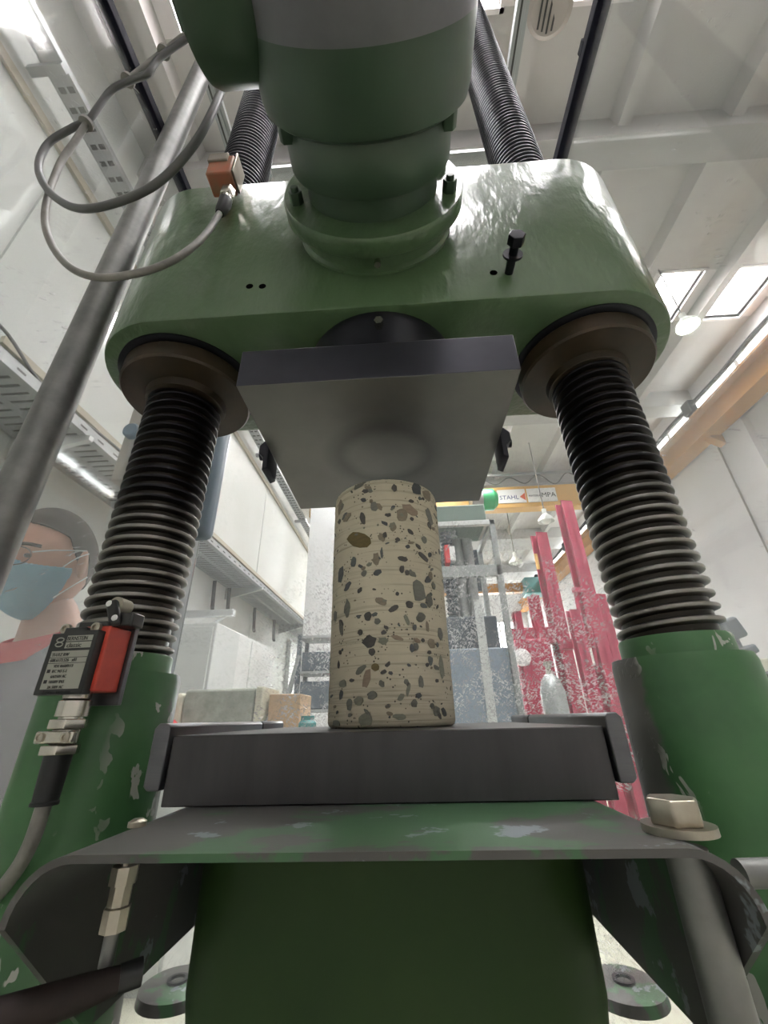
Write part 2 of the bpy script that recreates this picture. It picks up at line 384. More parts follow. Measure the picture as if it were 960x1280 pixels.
# ceiling in bays between ribs, with roof lights
ceil = struct(build('ceiling', MB().box(XL-.2, XR+.2, YB, YF, CZ+.62, CZ+.70), 'ceil'), 'white ribbed concrete ceiling of the test hall', 'ceiling')
ribs = [-1.7+.95*k for k in range(7)]
edges = [XL]+ribs+[XR]
rows = [(-2.3, -1.6), (-.35, .52), (2.72, 3.42), (5.5, 6.6), (8.3, 9.6), (11.6, 12.8)]
def has_light(r, m):                            # which bays carry a roof light
    if r == 0: return .2 < m < 1.2
    if r <= 2: return m > -1.7
    return -1.7 < m < 2.0  # far roof lights are added where the press hides them, to brighten the background
for i in range(len(edges)-1):
    a, b = edges[i], edges[i+1]; y = YB; m = (a+b)/2; h = .25 if b-a > .7 else .14
    for ri, (s0, s1) in enumerate(rows+[(None, None)]):
        if s0 is None:
            build('ceiling_panel', MB().box(a, b, y, YF, CZ, CZ+.06), 'ceil', ceil, False); break
        if not has_light(ri, m): continue
        build('ceiling_panel', MB().box(a, b, y, s0, CZ, CZ+.06), 'ceil', ceil, False)
        q = MB(); q.box(a, m-h, s0, s1, CZ, CZ+.06); q.box(m+h, b, s0, s1, CZ, CZ+.06)
        q.box(m-h-.03, m-h, s0-.03, s1+.03, CZ-.02, CZ+.5); q.box(m+h, m+h+.03, s0-.03, s1+.03, CZ-.02, CZ+.5)
        q.box(m-h-.03, m+h+.03, s0-.03, s0, CZ-.02, CZ+.5); q.box(m-h-.03, m+h+.03, s1, s1+.03, CZ-.02, CZ+.5)
        fr = build('skylight_and_fill_frame', q, 'frame_white', ceil, False)
        build('skylight_and_fill_pane', MB().box(m-h, m+h, s0, s1, CZ+.30, CZ+.32), 'sky_glow', fr, False)
        y = s1
for x in ribs:
    build('ceiling_rib', MB().prism([(x-.08, CZ), (x+.08, CZ), (x+.05, CZ-.16), (x-.05, CZ-.16)], 'y', YB, YF), 'ceil', ceil, False)
for y, wd in ((-1.1, .3), (1.35, .26), (4.95, .30), (7.3, .4), (10.6, .9), (13.6, .9)):
    build('ceiling_beam', MB().box(XL, XR, y-wd/2, y+wd/2, CZ-.30, CZ), 'beam', ceil, False)
# walls
wl = struct(build('wall_left', MB().box(XL-.15, XL-.02, YB, YF, FZ, CZ+.6), 'wall', None, False), 'white panelled wall on the left of the hall', 'wall')
for (z0, z1) in ((FZ, 1.95), (1.95, 3.50), (3.50, CZ)):
    for y0, y1 in ((YB, .75), (.75, 5.25), (5.25, 9.75), (9.75, 14.25), (14.25, YF)):
        build('wall_panel', MB().box(XL-.02, XL, y0+.012, y1-.012, z0+.006, z1-.006), 'wall', wl, False)
for z, hh in ((2.0, .05), (3.57, .07)):
    struct(build('trim_1' if z < 3 else 'trim_2', MB().box(XL, XL+.025, .95 if z < 3 else YB, YF, z-hh, z), 'trim', None, False), 'tan horizontal trim strip on the left wall', 'trim')
wr = struct(build('wall_right', MB().box(XR, XR+.15, YB, YF, FZ, CZ+.6), 'wall_right', None, False), 'pale plaster wall on the right of the hall', 'wall')
wf = struct(build('wall_far', MB().box(XL-.15, XR+.15, YF, YF+.15, FZ, CZ+.6), 'wall_far', None, False), 'white wall at the far end of the hall', 'wall')
wb = struct(build('wall_near', MB().box(XL-.15, XR+.15, YB-.15, YB, FZ, CZ+.6), 'wall_near', None, False), 'white wall behind the viewer', 'wall')
struct(build('wall_pier', MB().box(-1.72, aty(430, 660, 6.4).x, 6.4, 6.7, FZ, CZ), 'wall_far', None, False), 'white pier standing out from the left wall beside the core', 'wall')
# windows: clerestory above the crane runway, daylit gate in the far wall, windows of the near wall
def window(n, x0, x1, y0, y1, z0, z1, nx, label, axis):
    fr = empty('window_%d' % n, ((x0+x1)/2, (y0+y1)/2, z0)); struct(fr, label, 'window')
    for k in range(nx):
        t0, t1 = k/nx, (k+1)/nx
        if axis == 'y': b = (x0, x1, y0+(y1-y0)*t0+.03, y0+(y1-y0)*t1-.03, z0+.03, z1-.03)
        else: b = (x0+(x1-x0)*t0+.03, x0+(x1-x0)*t1-.03, y0, y1, z0+.03, z1-.03)
        build('window_pane', MB().box(*b), 'win_glow', fr, False)
        if axis == 'y': q = MB().box(x0-.02, x1+.02, y0+(y1-y0)*t0-.03, y0+(y1-y0)*t0+.03, z0, z1)
        else: q = MB().box(x0+(x1-x0)*t0-.03, x0+(x1-x0)*t0+.03, y0-.02, y1+.02, z0, z1)
        build('window_bar', q, 'frame_white', fr, False)
    if axis == 'y': q = MB().box(x0-.02, x1+.02, y0-.03, y1+.03, z0-.02, z0+.03).box(x0-.02, x1+.02, y0-.03, y1+.03, z1-.03, z1+.02)
    else: q = MB().box(x0-.03, x1+.03, y0-.02, y1+.02, z0-.02, z0+.03).box(x0-.03, x1+.03, y0-.02, y1+.02, z1-.03, z1+.02)
    build('window_frame', q, 'frame_white', fr, False)
window(1, XR-.02, XR-.005, 2.2, 15.5, 4.16, 4.38, 8, 'long daylit clerestory window above the orange crane runway', 'y')
window(2, 2.2, 4.4, YF-.03, YF-.01, 1.2, 3.3, 3, 'bright daylit window in the far end wall', 'x')
window(3, -1.9, -.2, YF-.03, YF-.01, .6, 3.6, 3, 'tall bright window in the far wall left of the core', 'x')

# ================================================================== THE PRESS
press = tag(empty('compression_press', (0, 0, FZ)), 'large green compression testing press with two threaded columns and steel platens', 'testing machine')
XS, RS, DC = .3507, .0595, .1375; ZC0, ZC1 = .561, .953
# crosshead: stadium block
def stadium(r, n=24):
    p = []
    for i in range(n+1): a = -PI/2+PI*i/n; p.append((XS+r*math.cos(a), r*math.sin(a)))
    for i in range(n+1): a = PI/2+PI*i/n; p.append((-XS+r*math.cos(a), r*math.sin(a)))
    return p
q = MB(); n = 50
prof = [(DC-.006, ZC0), (DC-.0018, ZC0+.0016), (DC, ZC0+.006), (DC, ZC1-.010), (DC-.003, ZC1-.003), (DC-.010, ZC1)]
vs = []; fs = []
for r, z in prof:
    vs += [(x, y, z) for x, y in stadium(r)]
N = len(stadium(DC))
for j in range(len(prof)-1):
    for i in range(N): fs.append((j*N+i, j*N+(i+1) % N, (j+1)*N+(i+1) % N, (j+1)*N+i))
fs.append(list(range(N))[::-1]); fs.append([(len(prof)-1)*N+i for i in range(N)])
q.add(vs, fs)
cross = build('crosshead', q, 'paint', press, angle=42)
for s in (-1, 1):
    o = (s*XS, 0, 0)
    build('groove_ring', MB().lathe([(.116, ZC0+.002), (.116, ZC0-.003), (.111, ZC0-.005), (.10, ZC0-.005)], o, n=56), 'black_steel', cross)
    build('spindle_nut', MB().lathe([(.103, ZC0-.003), (.107, ZC0-.008), (.107, ZC0-.034), (.104, ZC0-.038), (.095, ZC0-.038), (.085, ZC0-.040), (.066, ZC0-.042), (.064, ZC0-.055), (.061, ZC0-.056)], o, n=56), 'rust', cross)
for px, py in ((312, 358), (328, 358), (617, 341)):
    p = aty(px, py, -DC); build('bolt_hole', MB().cyl((p.x, -DC-.0006, p.z), (p.x, -DC+.01, p.z), .0058, n=16), 'hole', cross)
p = aty(636, 341, -DC)
bolt = MB().cyl((p.x, -DC+.01, p.z), (p.x, -DC-.045, p.z), .0065, n=16)
b = build('stop_bolt', bolt, 'black_steel', cross)
build('bolt_head', MB().cyl((p.x, -DC-.043, p.z), (p.x, -DC-.057, p.z), .0125, n=6), 'black_steel', b, False, .001)
build('washer', MB().cyl((p.x, -DC-.026, p.z), (p.x, -DC-.029, p.z), .0145, n=24), 'black_steel', b)
# threaded spindles
def thread(z0, z1, r, pitch=.016, depth=.0085, n=44):
    pr = [(r-depth, 0), (r-depth, .28), (r-.0025, .42), (r-.0006, .47), (r, .54), (r, .66), (r-.0006, .73), (r-.0025, .78), (r-depth, .92), (r-depth, 1.0)]
    m = len(pr); turns = (z1-z0)/pitch; T = int(turns*n); vs = []; fs = []
    for i in range(T+1):
        a = 2*PI*i/n; zz = z0+pitch*i/n
        for rr, t in pr: vs.append((rr*math.cos(a), rr*math.sin(a), zz+t*pitch))
    for i in range(T):
        for j in range(m-1): fs.append((i*m+j, (i+1)*m+j, (i+1)*m+j+1, i*m+j+1))
    return MB().add(vs, fs)
for s in (-1, 1):
    M = Matrix.Translation((s*XS, 0, 0))@Matrix.Rotation(1.2*s, 4, 'Z')
    q = thread(.084, ZC0-.05, RS).xf(M); q.cyl((s*XS, 0, .03), (s*XS, 0, ZC1+.5), RS-.0086, n=40)
    sp = build('threaded_spindle', q, 'thread', press, angle=30)
    build('upper_thread', thread(ZC1-.01, 2.35, RS).cyl((0, 0, ZC1-.02), (0, 0, 2.38), RS-.0086, n=40).xf(M), 'thread', sp, angle=30)
    sl = build('column_sleeve', MB().lathe([(.086, FZ+.25), (.080, -.5), (.0765, -.2), (.0745, .058), (.0725, .066), (.062, .066)], (s*XS, 0, 0), n=56), 'sleeveL' if s < 0 else 'sleeveR', press, origin=(s*XS, 0, -.2))
    build('sleeve_collar', MB().lathe([(.0605, .05), (.0605, .086), (.059, .089), (.05, .089)], (s*XS, 0, 0), n=48), 'collar', sl, origin=(s*XS, 0, 0))
# spherical seat and upper platen
WU, DU, ZU, TU = .1769, .1690, .3846, .0609
build('spherical_seat', MB().lathe([(.10, ZU+TU), (.118, ZU+TU+.01), (.12, ZC0-.03), (.128, ZC0-.012), (.128, ZC0+.004)], n=56), 'black_steel', press)
p = atz(473, 400, ZC0-.03)
build('seat_screw', MB().cyl((p.x, -.121, p.z+.006), (p.x, -.134, p.z+.004), .007, n=6), 'nickel', press, False)
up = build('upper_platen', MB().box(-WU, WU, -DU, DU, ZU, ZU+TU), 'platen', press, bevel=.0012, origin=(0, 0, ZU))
up.data.materials.append(MT['side_reflection'])                    # sides hold a dark reflection in their colour, the working face is ground bright
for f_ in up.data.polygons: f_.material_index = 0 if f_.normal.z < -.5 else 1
for s in (-1, 1):
    q = MB(); x = s*(WU+.001)
    q.prism([(x, ZU-.030), (x, ZU+.018), (x+s*.008, ZU+.022), (x+s*.017, ZU+.012), (x+s*.017, ZU-.002), (x+s*.009, ZU-.010), (x+s*.009, ZU-.034)], 'y', -.030, .014)
    c = build('platen_clip', q, 'black_steel', up, bevel=.002)
    build('clip_screw', MB().cyl((x+s*.016, -.008, ZU+.006), (x+s*.022, -.008, ZU+.006), .007, n=16), 'black_steel', c)
# gear motor (horizontal, running towards the viewer overhead)
GZ = .760; gx = .001
gear = build('gear_motor', MB().lathe([(.098, .236), (.116, .237), (.118, .241), (.118, .285), (.114, .291), (.112, .302), (.128, .303), (.136, .309), (.138, .32), (.138, .386)], (gx, 0, GZ), (0, -1, 0), 64), 'paint_dark', press)
build('motor_housing', MB().lathe([(.138, .3859), (.139, .44), (.139, .60), (.12, .63), (.05, .64)], (gx, 0, GZ), (0, -1, 0), 64), 'grey_paint', gear)
build('motor_rib', MB().tube(spline([Vector((gx+.138*math.sin(a), -.43-.03*math.cos(a*2), GZ-.138*math.cos(a))) for a in (-.35, -.1, .15, .4, .62)], 6), .004, 8), 'grey_paint', gear)
build('mounting_flange', MB().lathe([(.14, .173), (.142, .176), (.142, .198), (.14, .201)], (gx, 0, GZ), (0, -1, 0), 64), 'paint', gear)
build('spigot_ring', MB().lathe([(.127, .13), (.127, .142), (.122, .146), (.120, .174)], (gx, 0, GZ), (0, -1, 0), 56), 'paint', gear)
build('gear_neck', MB().lathe([(.102, .195), (.099, .24)], (gx, 0, GZ), (0, -1, 0), 56), 'paint_dark', gear)
for a in (25, 65, 115, 155, 195, 345):
    t = math.radians(a); x, z = gx+.122*math.cos(t), GZ+.122*math.sin(t)
    build('flange_bolt', MB().cyl((x, -.200, z), (x, -.217, z), .011, n=6).cyl((x, -.216, z), (x, -.223, z), .006, n=12), 'paint_dark', gear, False, .001)
for a in (205, 335):
    t = math.radians(a); x, z = gx+.118*math.cos(t), GZ+.118*math.sin(t)
    build('lug_bolt', MB().cyl((x, -.283, z), (x, -.304, z), .012, n=6), 'paint_dark', gear, False, .001)
build('grease_nipple', MB().cyl((gx+.003, -.156, GZ-.118), (gx+.003, -.157, GZ-.132), .005, n=10), 'nickel', gear)
# side drum, axis along x
DY, DR = -.422, .098
build('gearbox_drum', MB().lathe([(.075, .09), (.092, .105), (.097, .122), (DR, .128), (DR, .180), (.094, .188), (.06, .192)], (0, DY, GZ+.006), (-1, 0, 0), 56), 'paint_dark', gear)
# table plate with bent-down flaps
def bentplate():
    t = .0036; top = -.0492; xo = .179; r = .028; zl = -.150
    out = [(-xo, zl), (-xo, top-r)]
    for i in range(1, 9): a = PI-PI/2*i/8; out.append((-xo+r+r*math.cos(a), top-r+r*math.sin(a)))
    out += [(-x, z) for x, z in out[::-1]]
    inn = [(-xo+t, zl), (-xo+t, top-r)]
    for i in range(1, 9): a = PI-PI/2*i/8; inn.append((-xo+r+(r-t)*math.cos(a), top-r+(r-t)*math.sin(a)))
    inn += [(-x, z) for x, z in inn[::-1]]
    n = len(out); vs = []; fs = []
    def yfront(x, z): return -.290 if z > top-r-.001 else -.290+.20*((top-r-z)/.075)**1.6*.45
    for (x, z) in out: vs += [(x, yfront(x, z), z), (x, .30, z)]
    for (x, z) in inn: vs += [(x, yfront(x, z), z), (x, .30, z)]
    for i in range(n-1):
        a, b = 2*i, 2*i+2; c, d = 2*n+2*i, 2*n+2*i+2
        fs += [(a, a+1, b+1, b), (c, d, d+1, c+1), (a, b, d, c), (a+1, c+1, d+1, b+1)]
    fs += [(0, 2*n, 2*n+1, 1), (2*n-2, 2*n-1, 4*n-1, 4*n-2)]
    return MB().add(vs, fs)
table = build('table_plate', bentplate(), 'shelf', press, angle=30)
p = atz(850, 1040, -.0492)
hb = build('hex_bolt', MB().cyl((p.x, p.y, -.046), (p.x, p.y, -.0335), .0138, n=6), 'zinc', table, False, .0015)
build('washer', MB().cyl((p.x, p.y, -.0492), (p.x, p.y, -.0455), .0180, n=32), 'zinc', hb)
build('tie_rod', MB().cyl((p.x, p.y, -.0555), (p.x+.004, p.y+.01, -.60), .0105, n=28), 'galv', table)
p = atz(171, 1033, -.0492)
build('cap_screw', MB().lathe([(.0055, -.0492), (.0055, -.0465), (.003, -.045)], (p.x, p.y, 0), n=14), 'zinc', table)
# hydraulic fitting under the table
f = aty(152, 1110, -.262)
zf = lambda py: aty(150, py, -.262).z
ft = build('hose_fitting', MB().lathe([(.0030, -.0525), (.0030, zf(1081)), (.0070, zf(1081)), (.0070, zf(1104)), (.0056, zf(1105)), (.0056, zf(1131)), (.0066, zf(1133)), (.0066, zf(1163)), (.004, zf(1164))], (f.x, f.y, 0), n=8), 'zinc', table, False)
build('hose_tail', MB().lathe([(.0036, zf(1160)), (.0036, zf(1208))], (f.x, f.y, 0), n=14), 'galv', ft)
a, bb = aty(166, 1218, -.262), aty(-60, 1300, -.30)
lv = build('hand_lever', MB().tube([a, a.lerp(bb, .3), bb], [.0046, .0066, .0095], 20), 'lever', press)
build('lever_knob', MB().tube([a+(a-bb).normalized()*.004, a-(a-bb).normalized()*.006], .0056, 20), 'black', lv)
a = aty(925, 1092, -.2)
build('side_rod', MB().cyl(a, (a.x+.2, a.y, a.z+.004), .0075, n=20), 'galv', press)
# pedestal and base
ped = MB()
pts = []
hw, y0, y1, rr = .156, -.155, .155, .05
for cx, cy, a0 in ((hw-rr, y1-rr, 0), (-hw+rr, y1-rr, 90), (-hw+rr, y0+rr, 180), (hw-rr, y0+rr, 270)):
    for k in range(9): a = math.radians(a0+90*k/8); pts.append((cx+rr*math.cos(a), cy+rr*math.sin(a)))
vs = []; fs = []; n = len(pts); prof = [(1, -.0555), (1, -.168), (.985, -.186), (.94, -.200), (.85, -.206), (.80, -.208), (.78, -.62)]
for sc, z in prof: vs += [(x*sc, y*sc, z) for x, y in pts]
for j in range(len(prof)-1):
    for i in range(n): fs.append((j*n+i, j*n+(i+1) % n, (j+1)*n+(i+1) % n, (j+1)*n+i))
fs += [list(range(n))[::-1], [(len(prof)-1)*n+i for i in range(n)]]
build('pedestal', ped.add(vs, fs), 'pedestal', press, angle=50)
base = build('base_block', MB().box(-.52, .52, -.24, .26, FZ, -.46), 'shelf', press, bevel=.03, segs=4)
for s in (-1, 1):
    q = atz(222 if s < 0 else 780, 1226, -.44)
    lug = build('foot_lug', MB().lathe([(.07, -.46), (.068, -.444), (.06, -.44)], (q.x, q.y, 0), n=32), 'shelf', base)
    build('foot_bolt', MB().lathe([(.020, -.441), (.020, -.436), (.014, -.436), (.012, -.441)], (q.x, q.y, 0), n=24), 'black_steel', lug)

# lower platen, a separate block on the table
WL, DL, TL = .1748, .1673, .0490
lp = tag(empty('lower_platen', (0, 0, -.0492)), 'thick dark ground-steel platen lying on the table under the concrete core', 'platen')
build('platen_block', MB().box(-WL, WL, -DL, DL, -.0490, 0), 'steel_plate', lp, bevel=.001)
for s in (-1, 1):
    x = s*(WL+.0015); z0, z1 = -.038, .0095
    pl = MB()
    for (ya, yb) in ((-DL-.004, .065), (.071, DL)):
        pr = [(x, z0), (x, z1-.003), (x+s*.003, z1), (x+s*.010, z1), (x+s*.0135, z1-.004), (x+s*.0135, z0+.003), (x+s*.010, z0)]
        g = MB().prism(pr, 'y', ya, yb)
        build('side_stop', g, 'steel_dark', lp, bevel=.001)

# ================================================================== CONCRETE CORE
HS, RC = .2975, .075
core = tag(empty('concrete_core', (0, 0, .0004)), 'cylindrical drilled concrete core with sawn pebbles standing on the lower platen', 'specimen')
prof = [(RC-.0035, .0004), (RC-.001, .002), (RC, .006)]+[(RC+random.uniform(-.00025, .00025), .006+(HS-.012)*k/24) for k in range(1, 24)]+[(RC, HS-.005), (RC-.0012, HS-.0015), (RC-.004, HS)]
q = MB().lathe(prof, n=96)
for v in q.v:                                   # broken little edge of the drill cut
    if v.z > HS-.006 or v.z < .004:
        k = 1-.012*random.random(); v.x *= k; v.y *= k
build('core_body', q, 'concrete', core, angle=60, origin=(0, 0, .15))
def stone(th, z, w, h, ang, matname, col, seed):
    rd = random.Random(seed); n = 11
    rad = [1+rd.uniform(-.20, .16) for _ in range(n)]
    vs = []
    R = RC+.0005
    def pt(u, v, r):
        ca, sa = math.cos(ang), math.sin(ang); x, y = u*ca-v*sa, u*sa+v*ca
        t = th+x/RC; zz = min(max(z+y, .003), HS-.003)
        return (r*math.cos(t), r*math.sin(t), zz)
    vs.append(pt(0, 0, R))
    for k, (f, r) in enumerate(((.55, R), (1, R), (1.02, RC-.0015))):
        for i in range(n):
            a = 2*PI*i/n; vs.append(pt(f*rad[i]*w/2*math.cos(a), f*rad[i]*h/2*math.sin(a), r))
    fs = [(0, 1+i, 1+(i+1) % n) for i in range(n)]
    for k in range(2):
        for i in range(n): fs.append((1+k*n+i, 1+(k+1)*n+i, 1+(k+1)*n+(i+1) % n, 1+k*n+(i+1) % n))
    build('aggregate_stone', MB().add(vs, fs), stone_mat(matname, col), core, True, angle=50)
CO = {'olive': (.17, .125, .045), 'dark': (.085, .08, .072), 'bluegrey': (.125, .135, .132), 'grey': (.18, .178, .15), 'green': (.225, .23, .175), 'tan': (.25, .21, .15), 'pink': (.31, .235, .17), 'slate': (.09, .096, .10)}
BIG = [(178, 355, 125, 72, 25, 'olive'), (455, 118, 48, 66, 5, 'slate'), (503, 148, 44, 56, -30, 'tan'), (465, 597, 68, 100, -5, 'grey'), (515, 640, 38, 66, 0, 'grey'),
 (385, 240, 54, 58, 20, 'tan'), (200, 255, 25, 66, -15, 'dark'), (98, 522, 38, 80, 8, 'slate'), (232, 835, 66, 55, 10, 'dark'), (128, 680, 34, 80, 0, 'grey'), (245, 885, 32, 34, 0, 'dark'),
 (225, 717, 38, 38, 0, 'dark'), (345, 680, 56, 24, -25, 'dark'), (270, 512, 46, 26, -20, 'slate'), (158, 462, 30, 46, 0, 'bluegrey'), (265, 445, 36, 56, 0, 'tan'), (410, 512, 23, 28, 0, 'dark'),
 (385, 497, 22, 38, 10, 'dark'), (487, 437, 60, 26, 30, 'dark'), (490, 358, 28, 38, 0, 'grey'), (475, 722, 46, 40, -15, 'grey'), (208, 515, 28, 30, 0, 'grey'), (125, 250, 46, 40, -20, 'tan'),
 (185, 100, 62, 28, -25, 'grey'), (422, 215, 82, 46, 20, 'pink'), (515, 250, 32, 84, -25, 'grey'), (290, 345, 30, 46, -20, 'tan'), (304, 335, 22, 30, 0, 'dark'), (215, 1205, 76, 64, 0, 'green'),
 (220, 1010, 38, 82, 12, 'pink'), (190, 968, 62, 26, -35, 'grey'), (475, 1025, 30, 50, 0, 'grey'), (572, 955, 30, 90, 0, 'green'), (375, 1190, 62, 25, 5, 'green'), (247, 1090, 46, 34, -15, 'grey'),
 (182, 1115, 46, 34, 0, 'green'), (138, 1135, 30, 46, 0, 'grey'), (433, 868, 22, 36, 0, 'slate'), (452, 860, 26, 36, 0, 'grey'), (525, 845, 40, 46, -20, 'tan'), (520, 925, 26, 40, 0, 'bluegrey'),
 (365, 818, 62, 18, 15, 'pink'), (567, 800, 30, 60, 0, 'grey'), (550, 1165, 38, 46, 0, 'grey'), (105, 1035, 46, 34, 0, 'green'), (415, 1060, 20, 60, 15, 'green'), (300, 793, 26, 20, 0, 'dark'),
 (190, 793, 26, 30, -20, 'dark'), (298, 832, 50, 30, 0, 'green'), (505, 765, 18, 46, 0, 'tan'), (465, 1090, 30, 24, 0, 'slate'), (350, 112, 26, 36, 0, 'dark'), (215, 128, 36, 20, 15, 'dark'),
 (345, 300, 30, 36, 0, 'tan'), (255, 200, 36, 46, 0, 'grey'), (72, 715, 25, 44, 0, 'grey'), (425, 320, 32, 22, 35, 'dark'), (280, 200, 22, 42, -30, 'tan'), (365, 355, 26, 18, 0, 'dark'),
 (320, 240, 30, 18, 0, 'dark'), (430, 175, 28, 16, 0, 'dark'), (515, 290, 22, 36, -30, 'dark'), (462, 388, 30, 18, 30, 'dark'), (290, 420, 14, 54, 0, 'bluegrey'), (130, 575, 44, 26, -40, 'slate'),
 (60, 320, 20, 40, 0, 'dark'), (95, 200, 26, 70, 10, 'tan'), (410, 735, 20, 50, -25, 'green'), (455, 830, 36, 18, 25, 'pink'), (100, 770, 20, 70, -15, 'grey'), (270, 740, 30, 28, 0, 'grey'),
 (535, 575, 22, 36, 0, 'grey'), (520, 525, 24, 36, 0, 'tan'), (445, 770, 20, 30, 20, 'bluegrey'), (260, 955, 34, 36, 0, 'olive'), (150, 1018, 26, 14, 0, 'dark'), (550, 1020, 20, 16, 0, 'dark'),
 (88, 945, 14, 34, 0, 'dark'), (290, 1035, 28, 30, -30, 'grey'), (100, 1085, 24, 40, 20, 'slate'), (320, 1140, 30, 16, -30, 'tan'), (75, 1225, 50, 34, 0, 'grey'), (485, 830, 18, 16, 0, 'dark'), (505, 945, 20, 18, 0, 'dark')]
CB = CAMP.copy()
def hit(px, py):
    d = ray(px, py); a = d.x**2+d.y**2; b = 2*(CB.x*d.x+CB.y*d.y); c = CB.x**2+CB.y**2-RC**2
    D = b*b-4*a*c
    if D < 0: return None
    t = (-b-math.sqrt(D))/(2*a); p = CB+d*t; return math.atan2(p.y, p.x), p.z, t
for k, (cx, cy, ww, hh, an, co) in enumerate(BIG):
    h = hit(400+cx*.2656, 580+cy*.2656)
    if not h or not (.004 < h[1] < HS-.004): continue
    th, z, t = h; s = .2656*t*1.0/FPX
    n = Vector((math.cos(th), math.sin(th), 0)); vd = Vector((CB.x, CB.y, 0)).normalized(); cosv = max(.25, n.dot(vd))
    stone(th, z, ww*s/cosv**.7, hh*s*1.08, -math.radians(an), co, CO[co], k)
rd = random.Random(3); keys = list(CO)
for k in range(190):                            # small pebbles, all round
    th = rd.uniform(-PI, 0) if k < 135 else rd.uniform(0, PI); s = rd.choice((.0025, .003, .004, .005, .007)) if k < 135 else rd.uniform(.006, .018)
    co = rd.choice(('dark', 'dark', 'slate', 'grey', 'tan', 'green', 'bluegrey'))
    stone(th, rd.uniform(.008, HS-.008), s*rd.uniform(.9, 2), s*rd.uniform(.6, 1.2), rd.uniform(-.9, .9), co, CO[co], 1000+k)

# ================================================================== LIMIT SWITCHES, CABLES, PIPE
sw = tag(empty('limit_switch', (-.35, -.11, .03)), 'red and black limit switch with roller lever on the left column sleeve', 'switch')
YFc, YBk = -.128, -.084
X0, X1 = aty(53, 830, YFc).x, aty(119, 830, YFc).x; Z0, Z1 = aty(70, 864, YFc).z, aty(95, 783, YFc).z
SWM = Matrix.Translation((X1, YBk, .07))@Matrix.Rotation(math.radians(-3), 4, 'Z')@Matrix.Translation((-X1, -YBk, -.07))
def sb(name, mb, mat, par=sw, **k): return build(name, mb.xf(SWM), mat, par, **k)
sb('housing', MB().box(X0+.002, X1, YFc+.010, YBk, Z0, Z1+.002), 'red_plastic', bevel=.0015)
face = sb('cover', MB().prism([(X0, Z0-.003), (X1-.004, Z0-.003), (X1-.004, Z1-.004), (X1-.018, Z1-.004), (X1-.019, Z1-.0005), (X0+.013, Z1-.0005), (X0+.012, Z1-.006), (X0, Z1-.006)], 'y', YFc, YFc+.012), 'black_plastic', bevel=.0008)
sb('label_plate', MB().box(X0+.006, X1-.0085, YFc-.0003, YFc, Z0+.002, Z1-.024), 'label', face, smooth=False)
TM = Matrix(((1, 0, 0, 0), (0, 0, -1, 0), (0, 1, 0, 0), (0, 0, 0, 1)))
def put(txt, size, x, z, mat, sx=1.0): sb('lettering', text_mb(txt, size, Matrix.Translation((x, YFc-.0005, z))@TM, .0002, 'LEFT', sx), mat, face, smooth=False)
sb('name_plate', MB().box(X0+.0185, X1-.0085, YFc-.0003, YFc, Z1-.0145, Z1-.009), 'label', face, smooth=False)
sb('name_plate', MB().box(X0+.0185, X1-.0085, YFc-.0003, YFc, Z1-.0215, Z1-.0155), 'label', face, smooth=False)
put('BERNSTEIN', .0055, X0+.019, Z1-.0138, 'ink', .82)
put('classic', .0065, X0+.0205, Z1-.0208, 'ink', 1.0)
lg = MB()
for dz in (0, .0045): lg.tube([Vector((X0+.0115+.0040*math.cos(a), YFc-.0004, Z1-.0175+dz+.0021*math.sin(a))) for a in [2*PI*i/14 for i in range(15)]], .0006, 6, False)
sb('logo', lg, 'label', face)
zz = Z1-.029
for i, t in enumerate(('TI-U1Z RW', '608.6173.526   x01', 'VDE 0660/0113', 'IEC 947-5-1', '6A/250V AC', 'Ui500V IP65', '3A 500V AC', '0,03C 240V POLUR')):
    put(t, .0046 if i < 2 else .0040, X0+.0075 + (.006 if i > 1 else 0), zz-.0002, 'ink', .82)
    if i in (0, 1): sb('rule', MB().box(X0+.006, X1-.0085, YFc-.0005, YFc-.0002, zz-.0018, zz-.0013), 'ink', face, smooth=False)
    if i > 2 and i % 2: sb('mark', MB().box(X0+.0078, X0+.0112, YFc-.0005, YFc-.0002, zz-.0002, zz+.003), 'ink', face, smooth=False)
    zz -= .0054 if i < 2 else .0049
for x in (X0+.008, X1-.013):
    c = sb('cover_screw', MB().lathe([(.0052, 0), (.0052, .004), (.003, .0045), (.0028, .002)], (x, YFc+.008, Z1-.0005), (0, -1, 0), 20), 'zinc')
sb('head_block', MB().box(X0+.014, X1-.004, YFc+.014, YBk, Z1+.001, Z1+.008), 'black_plastic', bevel=.001)
sb('mounting_plate', MB().box(X0+.01, X1+.004, YBk, YBk+.006, Z0-.012, Z1+.006), 'steel_dark', bevel=.0008)
arm = sb('roller_arm', MB().cbox((X1-.004, YFc+.014, Z1+.016), (.012, .008, .030), Matrix.Rotation(math.radians(-24), 3, 'Y')), 'black_plastic', bevel=.003)
sb('roller', MB().cyl((X1-.008, YFc+.018, Z1+.027), (X1-.008, YFc+.036, Z1+.027), .0085, n=28), 'trim', arm)
sb('pivot_block', MB().box(X1-.006, X1+.018, YFc+.016, YFc+.036, Z1+.002, Z1+.017), 'black_plastic', bevel=.002)
for x, z in ((X1-.010, Z1+.026), (X1+.001, Z1+.010)):
    sb('rivet', MB().lathe([(.0036, 0), (.0030, .0012), (.001, .0018)], (x, YFc+.0105, z), (0, -1, 0), 16), 'white')
gx0 = X0+.028; gy = YFc+.024
gland = sb('cable_gland', MB().lathe([(.0125, Z0), (.0125, Z0-.006), (.011, Z0-.0065), (.0145, Z0-.008), (.0145, Z0-.022), (.011, Z0-.0225), (.011, Z0-.026)], (gx0, gy, 0), n=28), 'nickel')
